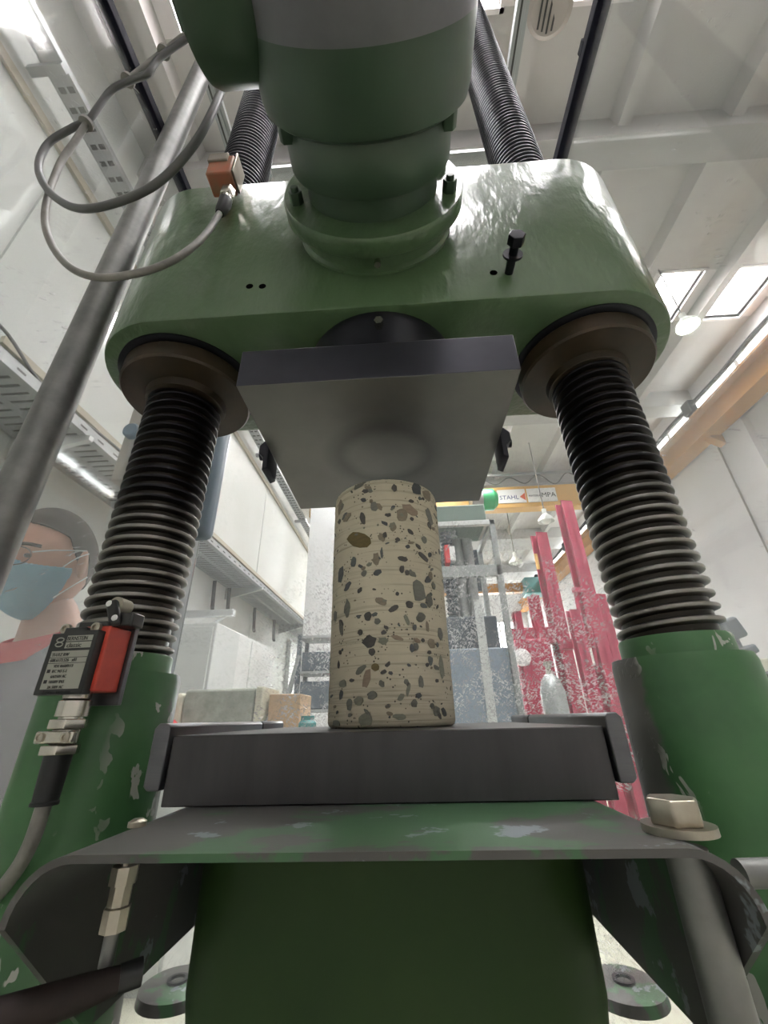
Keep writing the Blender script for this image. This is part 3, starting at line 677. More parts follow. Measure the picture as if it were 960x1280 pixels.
sb('hex_nut', MB().lathe([(.0175, Z0-.0245), (.0175, Z0-.033)], (gx0-.001, gy, 0), n=6), 'nickel', gland, smooth=False, bevel=.0008)
cl = sb('clamp_bar', MB().cbox((gx0-.001, gy-.011, Z0-.040), (.040, .007, .011)).cyl((gx0-.001, gy, Z0-.032), (gx0-.001, gy, Z0-.047), .012, n=20), 'nickel', gland, bevel=.002)
for dx in (-.014, .013): sb('clamp_screw', MB().lathe([(.0046, 0), (.0044, .002), (.0028, .0022), (.0026, .0008)], (gx0+dx, gy-.0142, Z0-.040), (0, -1, 0), 16), 'zinc', cl)
sb('hex_nut', MB().lathe([(.0172, Z0-.047), (.0172, Z0-.055)], (gx0-.002, gy, 0), n=6), 'nickel', gland, smooth=False, bevel=.0008)
sb('rubber_boot', MB().lathe([(.0120, Z0-.054), (.0105, Z0-.092), (.0115, Z0-.093), (.0115, Z0-.0955), (.006, Z0-.096)], (gx0-.002, gy, 0), n=24), 'black')
s0 = SWM @ Vector((gx0-.002, gy, Z0-.094))
cb = spline([s0, s0+Vector((-.002, .0, -.03)), s0+Vector((-.02, .012, -.055)), s0+Vector((-.055, .03, -.085)), s0+Vector((-.11, .04, -.12)), s0+Vector((-.16, .05, -.2))], 8)
tag(build('cable', MB().tube(cb, .0065, 12), 'cable'), 'thin grey cable leaving the lower limit switch past the left sleeve', 'cable')
# upper limit switch on the crosshead
p = aty(284, 224, -.150)
s2 = tag(empty('limit_switch', (p.x, -.15, p.z-.03)), 'small dusty red limit switch on the top edge of the crosshead', 'switch')
build('housing', MB().box(p.x-.024, p.x+.022, -.178, -.1385, p.z-.040, p.z+.022), 'red_worn', s2, bevel=.003)
build('cap', MB().box(p.x-.0255, p.x+.012, -.182, -.150, p.z+.000, p.z+.0245), 'dirty', s2, bevel=.002)
build('bracket', MB().box(p.x+.0225, p.x+.026, -.176, -.1385, p.z-.032, p.z+.034), 'zinc', s2, bevel=.001)
gl = build('hex_nut', MB().cyl(aty(286, 239, -.158), aty(283, 248, -.158), .0135, n=6), 'nickel', s2, False, .001)
build('gland', MB().cyl(aty(283.5, 246, -.158), aty(282, 251, -.158), .0115, n=20), 'nickel', gl)
build('rubber_boot', MB().tube([aty(282.5, 249, -.158), aty(281, 255, -.158), aty(276, 264, -.158), aty(274.5, 267, -.158)], [.0115, .0115, .0095, .007], 18), 'black', s2)
e0 = aty(275, 266, -.158)
def P3(px, py, Y): return aty(px, py, Y)
c1 = [e0, P3(263, 285, -.165), P3(244, 306, -.178), P3(215, 326, -.19), P3(178, 340, -.20), P3(125, 347, -.21), P3(85, 332, -.215), P3(60, 295, -.22), P3(58, 255, -.225), P3(75, 205, -.23), P3(95, 175, -.235), P3(108, 155, -.24),
      P3(135, 118, -.25), P3(165, 96, -.26), P3(200, 68, -.27), P3(240, 38, -.29), P3(270, 20, -.33)]
tag(build('cable', MB().tube(spline(c1, 8), .0052, 12), 'cable'), 'grey cable looping low from the upper red limit switch up to the gearbox drum', 'cable')
c2 = [P3(300, 62, -.295), P3(284, 95, -.295), P3(264, 143, -.292), P3(237, 188, -.28), P3(195, 230, -.26), P3(140, 255, -.245), P3(95, 260, -.24), P3(62, 240, -.235), P3(48, 210, -.232), P3(60, 180, -.235), P3(90, 160, -.238), P3(112, 149, -.242),
      P3(138, 114, -.253), P3(165, 100, -.262), P3(185, 92, -.268), P3(200, 72, -.275), P3(240, 44, -.29), P3(268, 30, -.33)]
tag(build('cable', MB().tube(spline(c2, 8), .0056, 12), 'cable_dark'), 'darker grey cable loop crossing the pipe and passing behind the gearbox drum', 'cable')
for k, (px, py, Y) in enumerate(((108, 154, -.241), (160, 100, -.2595), (205, 65, -.273))):
    a = P3(px, py, Y); d = (P3(px+14, py-14, Y)-a).normalized()
    tag(build('cable_tie', MB().tube([a-d*.003, a+d*.003], .0115, 16), 'cable'), ('cable tie at the crossing of the two loop cables', 'cable tie in the middle of the bundled cables', 'cable tie nearest the gearbox drum')[k], 'cable tie', 'cable ties on the loop')
# vertical pipe
pa, pb = aty(46, 560, -.06), aty(204, 200, -.06); pd = (pb-pa)/(pb.z-pa.z)
p0 = pa+pd*(FZ-pa.z); p1 = pa+pd*(2.5-pa.z)
pp = tag(empty('support_pipe', p0), 'galvanised upright pipe standing left of the press before the side pane', 'pipe')
build('pipe_tube', MB().cyl(p0+pd*.01, p1, .0265, n=40), 'galv', pp)
build('foot_plate', MB().lathe([(.040, 0), (.040, .012)], p0, n=32), 'galv', pp)

# ================================================================== SAFETY SCREENS
XPL, XPR, YPB = -.575, .66, .50
zL = atx(180, 120, XPL).z; zR = atx(727, 100, XPR).z; zB = 2.50
def screen(name, label, pane, mat, strip, smat, extra=None):
    r = tag(empty(name, ((pane[0]+pane[1])/2, (pane[2]+pane[3])/2, FZ)), label, 'safety screen', 'safety screens around the press')
    build('pane', MB().box(*pane), mat, r, False)
    build('edge_strip', MB().box(*strip), smat, r, False, .002)
    return r
screen('safety_screen', 'hazy clear safety pane left of the press with dark top strip', (XPL-.003, XPL+.003, -.50, .47, FZ, zL), 'pane_side', (XPL-.014, XPL+.014, -.50, .47, zL-.012, zL+.022), 'gasket')
sr = screen('safety_screen', 'scratched clear safety pane right of the press with dark top strip', (XPR-.003, XPR+.003, -.50, .47, FZ, zR), 'pane_right', (XPR-.020, XPR+.020, -.50, .47, zR-.016, zR+.026), 'gasket')
a = atx(733, 58, XPR); build('strip_catch', MB().cbox((XPR-.006, a.y, a.z-.01), (.03, .035, .03)).cyl((XPR-.02, a.y, a.z-.02), (XPR+.02, a.y, a.z-.02), .01, n=14), 'gasket', sr, bevel=.002)
screen('safety_screen', 'heavily scratched clear safety pane behind the press', (XPL+.02, XPR-.02, YPB-.003, YPB+.003, FZ, zB), 'pane_back', (XPL+.02, XPR-.02, YPB-.02, YPB+.02, zB, zB+.03), 'alu')
for s, X in ((-1, -.585), (1, .67)):
    tag(build('screen_post', MB().box(X-.02, X+.02, YPB-.015, YPB+.025, FZ, zB+.03), 'alu', None, False, .003), 'aluminium corner post behind the %s threaded column' % ('left' if s < 0 else 'right'), 'post', 'corner posts of the screen')
bar = tag(empty('screen_top_rail', (0, YPB+.06, zB+.04)), 'aluminium cross rail over the rear safety pane above the crosshead', 'rail')
build('rail_profile', MB().box(-.62, .70, YPB+.03, YPB+.07, zB+.035, zB+.075), 'alu', bar, False, .003)
build('rail_lip', MB().box(-.62, .70, YPB-.005, YPB+.028, zB+.05, zB+.065), 'alu_light', bar, False)
for px, X in ((645, 1), (276, -1)):
    a = atz(px, 60 if X > 0 else 160, zB+.06)
    r = tag(empty('screen_side_rail', (a.x, 0, zB+.08)), 'aluminium overhead rail running towards the viewer, %s of the gear motor' % ('right' if X > 0 else 'left'), 'rail', 'overhead side rails')
    build('rail_profile', MB().box(a.x-.018, a.x+.018, -.5, YPB+.07, zB+.078, zB+.118), 'alu', r, False, .003)
    build('rail_lip', MB().box(a.x+.019, a.x+.034, -.5, YPB+.07, zB+.090, zB+.118), 'alu', r, False)
    build('rail_slot', MB().box(a.x-.004, a.x+.004, -.5, YPB+.07, zB+.0765, zB+.0785), 'dark_slot', r, False)
# control box on the left rear post
a, b2 = aty(148, 530, .40), aty(268, 655, .40)
cbx = tag(empty('control_box', (-.45, .33, b2.z)), 'grey control box with blue-grey cover half hidden behind the left threaded column', 'control box')
build('box_body', MB().box(aty(142, 585, .30).x, aty(180, 585, .30)  .x, .30, .36, aty(150, 600, .30).z, aty(150, 500, .30).z), 'beige', cbx, False, .004)
bx0, bx1 = aty(180, 620, .32).x, aty(262, 640, .32).x
build('cover', MB().box(bx0, bx1, .32, .37, aty(260, 668, .32).z, aty(268, 530, .32).z), 'bluegrey', cbx, bevel=.018, segs=4)
a = aty(166, 540, .296); build('push_button', MB().lathe([(.022, 0), (.022, .014), (.018, .018)], (a.x, .3005, a.z), (0, -1, 0), 24), 'blue', cbx)
build('mounting_arm', MB().box(-.565, -.535, .36, .49, b2.z+.05, b2.z+.09), 'alu', cbx, False)

# ================================================================== PERSON behind the left pane
HP = aty(64, 702, .37)                                   # middle of the head
per = tag(empty('person', (HP.x, HP.y, FZ)), 'person in grey jacket, glasses and blue surgical mask behind the left safety pane', 'person')
HM = Matrix.Translation(HP)@Matrix.Rotation(math.radians(-99), 4, 'Z')@Matrix.Rotation(math.radians(14), 4, 'Y')@Matrix.Scale(1.07, 4)
def g(x, s): return math.exp(-(x/s)**2)
def headpt(d, k=1.0):
    """d: unit direction, local frame with the face along +x and z up"""
    x, y, z = d
    rx, ry, rz = (.100 if x > 0 else .098), .076, .122
    r = 1/math.sqrt((x/rx)**2+(y/ry)**2+(z/rz)**2)
    p = Vector((x, y, z))*r*k
    if p.z < 0:
        t = -p.z/.122
        p.y *= 1-.28*t*t
        if p.x > 0: p.x = p.x*(1-.05*t)+.020*t
        else: p.x *= 1-.42*t
    f = max(0, d[0])
    p.x += .028*g(p.y, .013)*g(p.z+.020, .022)*(1 if f > .5 else 0)       # nose
    p.x += .006*g(p.z-.022, .014)*g(abs(p.y)-.03, .03)*(f > .5)            # brow
    p.x -= .010*g(p.z-.002, .014)*g(abs(p.y)-.032, .014)*(f > .5)          # eye sockets
    p.x += .008*g(p.y, .022)*g(p.z+.068, .010)*(f > .4)                    # lips
    p.x += .008*g(p.y, .026)*g(p.z+.105, .020)                             # chin
    return p
def headgrid(n=56, m=40):
    vs = []; fs = []
    for j in range(m+1):
        t = PI*j/m
        for i in range(n):
            a = 2*PI*i/n; vs.append(HM @ headpt((math.sin(t)*math.cos(a), math.sin(t)*math.sin(a), math.cos(t))))
    for j in range(m):
        for i in range(n): fs.append((j*n+i, (j+1)*n+i, (j+1)*n+(i+1) % n, j*n+(i+1) % n))
    return MB().add(vs, fs)
# body: skin modifier skeleton, evaluated to one mesh together with the head
bodyR = Matrix.Rotation(math.radians(-106), 3, 'Z')
def BP(x, y, z): v = bodyR @ Vector((x, y, 0)); return Vector((HP.x+v.x, HP.y+v.y, z))
nz = HP.z
def skinned(pts, edges, radii, root, sub=1):
    me = bpy.data.meshes.new('sk'); me.from_pydata(pts, edges, [])
    o = bpy.data.objects.new('sk', me); COL.objects.link(o)
    o.modifiers.new('s', 'SKIN'); sbm = o.modifiers.new('u', 'SUBSURF'); sbm.levels = sub; sbm.render_levels = sub
    for i, r in enumerate(radii):
        me.skin_vertices[0].data[i].radius = (r, r) if not isinstance(r, tuple) else r
    me.skin_vertices[0].data[root].use_root = True
    dg = bpy.context.evaluated_depsgraph_get(); dg.update()
    m2 = bpy.data.meshes.new_from_object(o.evaluated_get(dg))
    mb = MB(); mb.v = [v.co.copy() for v in m2.vertices]; mb.f = [list(p.vertices) for p in m2.polygons]
    bpy.data.objects.remove(o); bpy.data.meshes.remove(me); bpy.data.meshes.remove(m2)
    return mb
SHZ = nz-.255; HIPZ = nz-.82
bp = [BP(-.10, 0, HIPZ), BP(-.10, 0, HIPZ+.22), BP(-.09, 0, SHZ-.10), BP(-.075, 0, SHZ+.02), BP(-.05, 0, nz-.15), BP(-.02, 0, nz-.06),
      BP(-.09, .15, SHZ), BP(-.06, .19, SHZ-.29), BP(.15, .17, SHZ-.42), BP(.22, .15, SHZ-.44),
      BP(-.09, -.15, SHZ), BP(-.06, -.19, SHZ-.29), BP(.15, -.17, SHZ-.42), BP(.22, -.15, SHZ-.44),
      BP(-.09, .10, HIPZ-.05), BP(-.06, .10, HIPZ-.42), BP(-.10, .10, FZ+.08), BP(.06, .11, FZ+.035),
      BP(-.09, -.10, HIPZ-.05), BP(-.06, -.10, HIPZ-.42), BP(-.10, -.10, FZ+.08), BP(.06, -.11, FZ+.035)]
be = [(0, 1), (1, 2), (2, 3), (3, 4), (4, 5), (3, 6), (6, 7), (7, 8), (8, 9), (3, 10), (10, 11), (11, 12), (12, 13), (0, 14), (14, 15), (15, 16), (16, 17), (0, 18), (18, 19), (19, 20), (20, 21)]
br = [.13, .115, .13, .085, .056, .054, .058, .045, .032, .028, .058, .045, .032, .028, .085, .06, .045, .035, .085, .06, .045, .035]
body = skinned(bp, be, br, 0)
for s in (1, -1):                                          # hands: palm, four fingers, thumb
    w0 = BP(.22, .15*s, SHZ-.44)
    def HV(x, y, z): v = bodyR @ Vector((x, y, 0)); return w0+Vector((v.x, v.y, z))
    body.tube([HV(-.01, 0, 0), HV(.03, 0, -.005), HV(.075, 0, -.012), HV(.095, 0, -.016)], [.024, .034, .037, .03], 12)
    for k, (dy, ln) in enumerate(((-.028, .062), (-.009, .072), (.010, .068), (.028, .052))):
        body.tube([HV(.085, dy, -.012), HV(.085+ln*.5, dy, -.018), HV(.085+ln*.85, dy, -.04), HV(.085+ln*.8, dy, -.058)], [.0095, .009, .008, .0065], 8)
    body.tube([HV(.02, -s*.028, -.01), HV(.05, -s*.055, -.025), HV(.08, -s*.058, -.04)], [.012, .011, .008], 8)
hd = headgrid(); body.add(hd.v, hd.f)
for s in (1, -1):                                          # ears
    e = MB().sphere((0, 0, 0), 1, 16, 12, (.017, .007, .034))
    for v in e.v: v.y += .006*(v.x/.017) if v.x < 0 else 0
    e.v = [HM @ (Matrix.Rotation(.12*s, 3, 'Z') @ Matrix.Rotation(-.18, 3, 'Y') @ Vector((v.x, v.y*s, v.z))+Vector((-.012, .077*s, -.012))) for v in e.v]
    body.add(e.v, e.f)
build('body', body, 'skin', per, angle=80)
def shell(name, mat, keep, k0, k1, n=200, m=150):
    idx = {}; vs = []; fs = []
    def vid(i, j, k):
        key = (i % n, j, k)
        if key not in idx:
            t = PI*j/m; a = 2*PI*(i % n)/n; d = (math.sin(t)*math.cos(a), math.sin(t)*math.sin(a), math.cos(t))
            idx[key] = len(vs); vs.append(HM @ headpt(d, k0 if k == 0 else k1))
        return idx[key]
    kept = set()
    for j in range(m):
        for i in range(n):
            t = PI*(j+.5)/m; a = 2*PI*(i+.5)/n; d = (math.sin(t)*math.cos(a), math.sin(t)*math.sin(a), math.cos(t))
            if keep(headpt(d), d): kept.add((i, j))
    for (i, j) in kept:
        fs.append((vid(i, j, 1), vid(i, j+1, 1), vid(i+1, j+1, 1), vid(i+1, j, 1)))
        for (di, dj, e) in ((0, -1, ((i, j), (i+1, j))), (0, 1, ((i+1, j+1), (i, j+1))), (-1, 0, ((i, j+1), (i, j))), (1, 0, ((i+1, j), (i+1, j+1)))):
            if ((i+di) % n, j+dj) not in kept:
                (p, q_), (r_, s_) = e
                fs.append((vid(p, q_, 1), vid(r_, s_, 1), vid(r_, s_, 0), vid(p, q_, 0)))
    return build(name, MB().add(vs, fs), mat, per, angle=70)
def hairline(p, d):
    x, z = p.x, p.z
    pts_ = ((.11, .080), (.075, .078), (.055, .066), (.035, .055), (.020, .045), (.012, .015), (.002, -.012), (-.012, .010), (-.026, .005), (-.040, -.045), (-.06, -.062), (-.12, -.066))
    for (xa, za), (xb, zb) in zip(pts_, pts_[1:]):
        if xb <= x <= xa: return z > zb+(za-zb)*(x-xb)/(xa-xb)
    return z > 0
shell('hair', 'hair', hairline, 1.0, 1.045)
def maskzone(p, d):
    if d[0] < .12: return False
    top = .000-.30*abs(p.y) if abs(p.y) < .03 else -.012-.25*(abs(p.y)-.03)
    return -.118 < p.z < top and p.x > .015 - (p.z+.06)*.0
mk = shell('face_mask', 'mask', maskzone, 1.02, 1.10)
for s in (1, -1):
    ear = HM @ Vector((-.018, .084*s, .012)); ear2 = HM @ Vector((-.020, .083*s, -.042))
    build('mask_strap', MB().tube(spline([HM @ Vector((.035, .076*s, -.022)), HM @ Vector((.012, .083*s, -.002)), ear], 5), .0014, 6), 'white', mk, origin=None)
    build('mask_strap', MB().tube(spline([HM @ Vector((.040, .064*s, -.088)), HM @ Vector((.010, .079*s, -.062)), ear2], 5), .0014, 6), 'white', mk)
for s in (1, -1):
    build('eyebrow', MB().tube(spline([HM @ (headpt(Vector((.90, .16*s, .20)).normalized())*1.01), HM @ (headpt(Vector((.84, .36*s, .26)).normalized())*1.01), HM @ (headpt(Vector((.70, .58*s, .22)).normalized())*1.01)], 4), .004, 6), 'hair', per)
    build('eye', MB().sphere(HM @ (headpt(Vector((.86, .34*s, .02)).normalized())*.985), .009, 12, 8, (1, 1, .6)), 'frame_dark', per)
gq = MB()
for s in (1, -1):
    gq.tube([HM @ Vector((.104-.010*abs(math.cos(a))*(1 if math.cos(a)*s > 0 else .1), .035*s+.026*math.cos(a), .000+.019*math.sin(a))) for a in [2*PI*i/20 for i in range(21)]], .0014, 6, False)
gq.tube([HM @ Vector((.108, -.009, .004)), HM @ Vector((.112, 0, .006)), HM @ Vector((.108, .009, .004))], .0014, 6)
gls = build('glasses_frame', gq, 'frame_dark', per)
for s in (1, -1):
    build('temple_arm', MB().tube([HM @ Vector((.092, .061*s, .006)), HM @ Vector((.06, .077*s, .012)), HM @ Vector((-.012, .083*s, .018))], .0016, 6), 'alu_light', gls)
# clothing
jp = [BP(-.10, 0, HIPZ-.02), BP(-.10, 0, HIPZ+.22), BP(-.09, 0, SHZ-.10), BP(-.078, 0, SHZ+.015), BP(-.06, 0, SHZ+.07),
      BP(-.09, .145, SHZ+.005), BP(-.06, .19, SHZ-.29), BP(.13, .172, SHZ-.41), BP(-.09, -.145, SHZ+.005), BP(-.06, -.19, SHZ-.29), BP(.13, -.172, SHZ-.41)]
je = [(0, 1), (1, 2), (2, 3), (3, 4), (3, 5), (5, 6), (6, 7), (3, 8), (8, 9), (9, 10)]
jk = skinned(jp, je, [.155, .14, .155, .11, .072, .078, .062, .05, .078, .062, .05], 0)
jo = build('jacket', jk, 'jacket', per, angle=80)
col = MB(); ring = []
for k in range(22):
    a = 2*PI*k/22; ring.append((math.cos(a), math.sin(a)))
vs = []; fs = []
for j, (rad, z) in enumerate(((.088, SHZ+.045), (.078, SHZ+.070), (.070, SHZ+.090), (.065, SHZ+.088), (.068, SHZ+.05))):
    for cx, cy in ring:
        v = BP(-.055+rad*cx*1.05+(.012 if j > 0 else 0), rad*cy, z-.035*cx); vs.append(v)
for j in range(4):
    for i in range(22): fs.append((j*22+i, j*22+(i+1) % 22, (j+1)*22+(i+1) % 22, (j+1)*22+i))
build('collar', col.add(vs, fs), 'jacket_red', jo)
ys = MB()
for s in (1, -1):
    ys.tube(spline([BP(-.03, .075*s, SHZ+.068), BP(-.04, .13*s, SHZ+.070), BP(-.05, .19*s, SHZ+.052)], 5), [.006]*11, 8)
build('shoulder_stripe', ys, 'jacket_red', jo)
for k in range(3):
    a = BP(.052+.006*k, .02, SHZ-.02-.09*k); build('button', MB().sphere(a, .006, 10, 6), 'alu_light', jo)
tp = [BP(-.10, 0, HIPZ+.03), BP(-.09, .10, HIPZ-.06), BP(-.06, .10, HIPZ-.42), BP(-.10, .10, FZ+.10), BP(-.09, -.10, HIPZ-.06), BP(-.06, -.10, HIPZ-.42), BP(-.10, -.10, FZ+.10)]
build('trousers', skinned(tp, [(0, 1), (1, 2), (2, 3), (0, 4), (4, 5), (5, 6)], [.14, .10, .075, .065, .10, .075, .065], 0), 'trousers', per, angle=80)
for s in (1, -1):
    a, b3 = BP(-.12, .105*s, FZ+.05), BP(.10, .112*s, FZ+.04)
    build('shoe', MB().tube([a, a.lerp(b3, .3), a.lerp(b3, .75), b3], [.045, .05, .045, .03], 14), 'black', per)

# ================================================================== LEFT WALL: trays, cabinets, bench
def cable_tray(label, xa, xb, z, y0, y1, hrail, nslots, step):
    r = tag(empty('cable_tray', ((xa+xb)/2, y0, z)), label, 'cable tray', 'cable trays on the left wall')
    build('outer_rail', MB().box(xb-.004, xb, y0, y1, z, z+hrail), 'tray', r, False)
    build('inner_rail', MB().box(xa, xa+.004, y0, y1, z, z+hrail), 'tray', r, False)
    build('tray_floor', MB().box(xa+.004, xb-.004, y0, y1, z+.012, z+.015), 'dark_slot', r, False)
    w_ = xb-xa
    build('edge_band', MB().box(xb-.004-w_*.10, xb-.004, y0, y1, z, z+.004), 'tray', r, False)
    build('edge_band', MB().box(xa+.004, xa+.004+w_*.10, y0, y1, z, z+.004), 'tray', r, False)
    build('middle_band', MB().box((xa+xb)/2-w_*.05, (xa+xb)/2+w_*.05, y0, y1, z, z+.004), 'tray', r, False)
    first = None
    for k in range(nslots):
        y = y0+k*step
        if first is None: first = build('cross_slat', MB().box(xa+.004, xb-.004, y, y+step*.66, z+.001, z+.005), 'tray', r, False)
        else: again(first, r, ((xa+xb)/2, y+step*.33, z+.003))
    ye = y0+nslots*step
    if ye < y1: build('far_floor', MB().box(xa+.004, xb-.004, ye, y1, z+.001, z+.005), 'tray', r, False)
    return r
t1 = cable_tray('wide perforated steel cable tray low on the left wall behind the person', -2.19, -1.76, 1.50, .2, 15.5, .06, 150, .055)
sl = None
for k in range(60):
    y = .35+k*.14
    if sl is None: sl = build('rail_slot', MB().box(-1.7605, -1.7595, y, y+.05, 1.522, 1.534), 'dark_slot', t1, False)
    else: again(sl, t1, (-1.76, y+.025, 1.528))
for y in (1.25, 2.6, 4.3, 6.6, 9):
    build('wall_bracket', MB().prism([(-2.2, 1.50), (-1.74, 1.50), (-1.74, 1.47), (-2.2, 1.36)], 'y', y, y+.03), 'alu_light', t1, False)
t2 = cable_tray('narrow perforated cable tray high on the left wall under the ceiling', -2.12, -1.98, 3.75, -2, 15.5, .05, 120, .10)
for y in (.35, 2.4, 4.6, 7.0, 9.4):
    build('wall_bracket', MB().box(-2.2, -1.97, y, y+.05, 3.70, 3.745), 'tray', t2, False)
wc = [Vector((-1.79, .4+.25*k, 1.59+.02*math.sin(k*1.7)+(.06 if k == 1 else 0))) for k in range(10)]
tag(build('black_cable', MB().tube(spline(wc, 6), .008, 8), 'cable_dark'), 'thin black cable lying on the rail of the wide wall tray', 'cable')
# hanging conduits beneath the tray
for k, (y, dx) in enumerate(((3.9, 0), (4.2, .05), (5.2, .02), (6.0, .06))):
    tag(build('conduit', MB().tube(spline([(-2.16+dx, y, 1.47), (-2.15+dx, y+.02, 1.2), (-2.12+dx, y-.03, 1.14)], 6), .022, 8), 'cable_dark'),
        ('dark conduit dropping from the wide tray nearest the viewer', 'dark conduit second from the viewer below the wide tray', 'dark conduit third from the viewer below the wide tray', 'dark conduit furthest along below the wide tray')[k], 'conduit', 'conduits below the tray')
ba = aty(293, 766, 3.2); bw = aty(225, 768, 3.2)
wb_ = tag(empty('lamp_bracket', (bw.x, 3.2, bw.z-.2)), 'small pale wall bracket arm with diagonal stay above the grey cabinet', 'bracket')
build('arm', MB().box(bw.x-.35, ba.x, 3.17, 3.23, ba.z-.03, ba.z+.03), 'alu_light', wb_, False, .004)
build('stay', MB().cyl((ba.x-.03, 3.2, ba.z), aty(248, 790, 3.2), .012, n=10), 'alu_light', wb_)
def cabinet(label, x0, x1, y0, y1, z1, mats, seam):
    r = tag(empty('cabinet', ((x0+x1)/2, (y0+y1)/2, FZ)), label, 'cabinet', 'cabinets along the left wall')
    build('carcass', MB().box(x0, x1, y0, y1, FZ, z1), mats, r, False, .006)
    for k in range(seam):
        ya = y0+(y1-y0)*k/seam; yb = y0+(y1-y0)*(k+1)/seam
        d = build('door', MB().box(x1, x1+.018, ya+.012, yb-.012, FZ+.06, z1-.03), mats, r, False, .003)
        build('handle', MB().box(x1+.018, x1+.035, yb-.10, yb-.08, -.3, -.1), 'alu', d, False)
    return r
c0 = aty(277, 780, 3.0)
zt = c0.z; ye = atx(341, 809, c0.x).y
cabinet('white tall cabinet whose doors recede along the left wall beside the core', XL+.02, c0.x, 3.0, ye, zt, 'cabinet', 2)
g0 = aty(272, 778, 2.5)
r = tag(empty('cabinet', ((g0.x+XL)/2, 2.72, FZ)), 'grey tall cabinet standing before the white one near the left threaded column', 'cabinet', 'cabinets along the left wall')
build('carcass', MB().box(XL+.02, g0.x, 2.5, 2.96, FZ, g0.z), 'cabinet_grey', r, False, .006)
d = build('door', MB().box(XL+.06, g0.x-.02, 2.482, 2.5, FZ+.05, g0.z-.03), 'cabinet_grey', r, False, .003)
build('handle', MB().box(g0.x-.09, g0.x-.07, 2.46, 2.482, -.2, .0), 'alu', d, False)
a = aty(362, 800, 7.2)
r = tag(empty('locker', (a.x-.3, 7.4, FZ)), 'pale narrow locker far along the left wall left of the core', 'locker')
build('carcass', MB().box(XL+.05, a.x, 7.2, 8.2, FZ, a.z), 'cabinet', r, False, .006)
build('door', MB().box(XL+.08, a.x-.03, 7.18, 7.2, FZ+.05, a.z-.04), 'cabinet_grey', r, False)
ra, rb = aty(372, 800, 4.6), aty(432, 800, 4.6)
rk = tag(empty('equipment_rack', ((ra.x+rb.x)/2, 4.8, FZ)), 'dark blue-grey equipment rack on the floor just left of the core', 'rack')
zt_ = aty(390, 792, 4.6).z
for x in (ra.x, rb.x-.05):
    for y in (4.6, 5.0): build('upright', MB().box(x, x+.05, y, y+.05, FZ, zt_), 'machine_blue', rk, False)
for k in range(6):
    z = FZ+.15+(zt_-FZ-.2)*k/5; build('shelf', MB().box(ra.x+.01, rb.x-.01, 4.61, 5.04, z, z+.03), 'alu', rk, False)
    if k < 5: build('drawer_unit', MB().box(ra.x+.06, rb.x-.08-.04*(k % 2), 4.63, 5.0, z+.031, z+.031+(.16, .26, .2, .3, .22)[k]), 'machine_blue', rk, False, .01)
build('stay', MB().cyl((ra.x-.42, 4.62, FZ), (ra.x+.03, 4.62, zt_-.25), .03, n=10), 'alu', rk)  # a slanted loose bar leaning on the rack
# bench with specimens
BZ = -.06
bn = tag(empty('work_bench', (-.85, 1.35, FZ)), 'work bench with pale top behind the rear pane at the left', 'bench')
build('bench_top', MB().box(-1.45, -.28, 1.05, 1.65, BZ-.04, BZ), 'wood', bn, False, .004)
for x in (-1.40, -.36):
    for y in (1.10, 1.57): build('leg', MB().box(x, x+.05, y, y+.05, FZ, BZ-.04), 'alu', bn, False)
a, b4 = aty(232, 862, 1.2), aty(327, 858, 1.2)
r = tag(empty('concrete_block', ((a.x+b4.x)/2, 1.3, BZ)), 'grey rough concrete block with pale cast edges on the bench', 'concrete block')
build('block_body', MB().box(a.x, b4.x-.02, 1.2, 1.42, BZ, a.z), 'conc', r, False, .012, 3)
build('cast_edge', MB().box(b4.x-.02, b4.x+.01, 1.195, 1.42, BZ, a.z+.004), 'conc_pale', r, False, .006)
build('cast_edge', MB().box(a.x-.05, a.x, 1.195, 1.42, BZ, a.z-.012), 'conc_pale', r, False, .02, 3)
a, b4 = aty(337, 868, 1.25), aty(376, 870, 1.25)
tag(build('carton', MB().box(a.x, b4.x, 1.25, 1.45, BZ, a.z), 'carton', None, False, .004), 'small brown carton beside the concrete block on the bench', 'carton')
a = aty(385, 892, 1.15)
tag(build('glass_jar', MB().lathe([(.03, BZ), (.033, BZ+.01), (.033, BZ+.06), (.025, BZ+.07), (.025, BZ+.085)], (a.x, 1.15, 0), n=20), 'teal'), 'small greenish jar at the right end of the bench', 'jar')
a = aty(222, 872, 1.12)
tag(build('cloth', MB().sphere((a.x-.03, 1.13, BZ+.045), .05, 16, 10, (1, .8, .9)), 'jacket_red'), 'crumpled red cloth lying left of the concrete block on the bench', 'cloth')

# ================================================================== SECOND MACHINE, right of the core
m2 = tag(empty('test_frame', (.55, 2.1, FZ)), 'grey-green second testing machine in an aluminium profile cage right of the core', 'testing machine')
Y2 = 2.0
def A(px, py, Y=Y2): return aty(px, py, Y)
xr = A(618, 660).x; zt = A(600, 652).z
lx = -.12
build('head_beam', MB().box(lx, A(606, 640).x, Y2-.02, Y2+.35, A(590, 655).z+.012, A(590, 632).z), 'machine_green', m2, False, .01)
for (x0, x1, y, nm) in ((xr-.035, xr, Y2-.03, 'cage_post'), (lx, lx+.035, Y2-.03, 'cage_post'), (xr-.035, xr, Y2+.5, 'cage_post')):
    build(nm, MB().box(x0, x1, y, y+.035, FZ, zt), 'alu', m2, False, .003)
build('cage_rail', MB().box(lx, xr, Y2-.03, Y2+.005, zt-.035, zt), 'alu_light', m2, False, .003)
build('cage_rail', MB().box(lx, xr, Y2-.03, Y2+.005, A(600, 722).z, A(600, 708).z), 'alu', m2, False, .003)
build('cage_rail', MB().box(xr-.035, xr, Y2, Y2+.5, zt-.035, zt), 'alu', m2, False, .003)
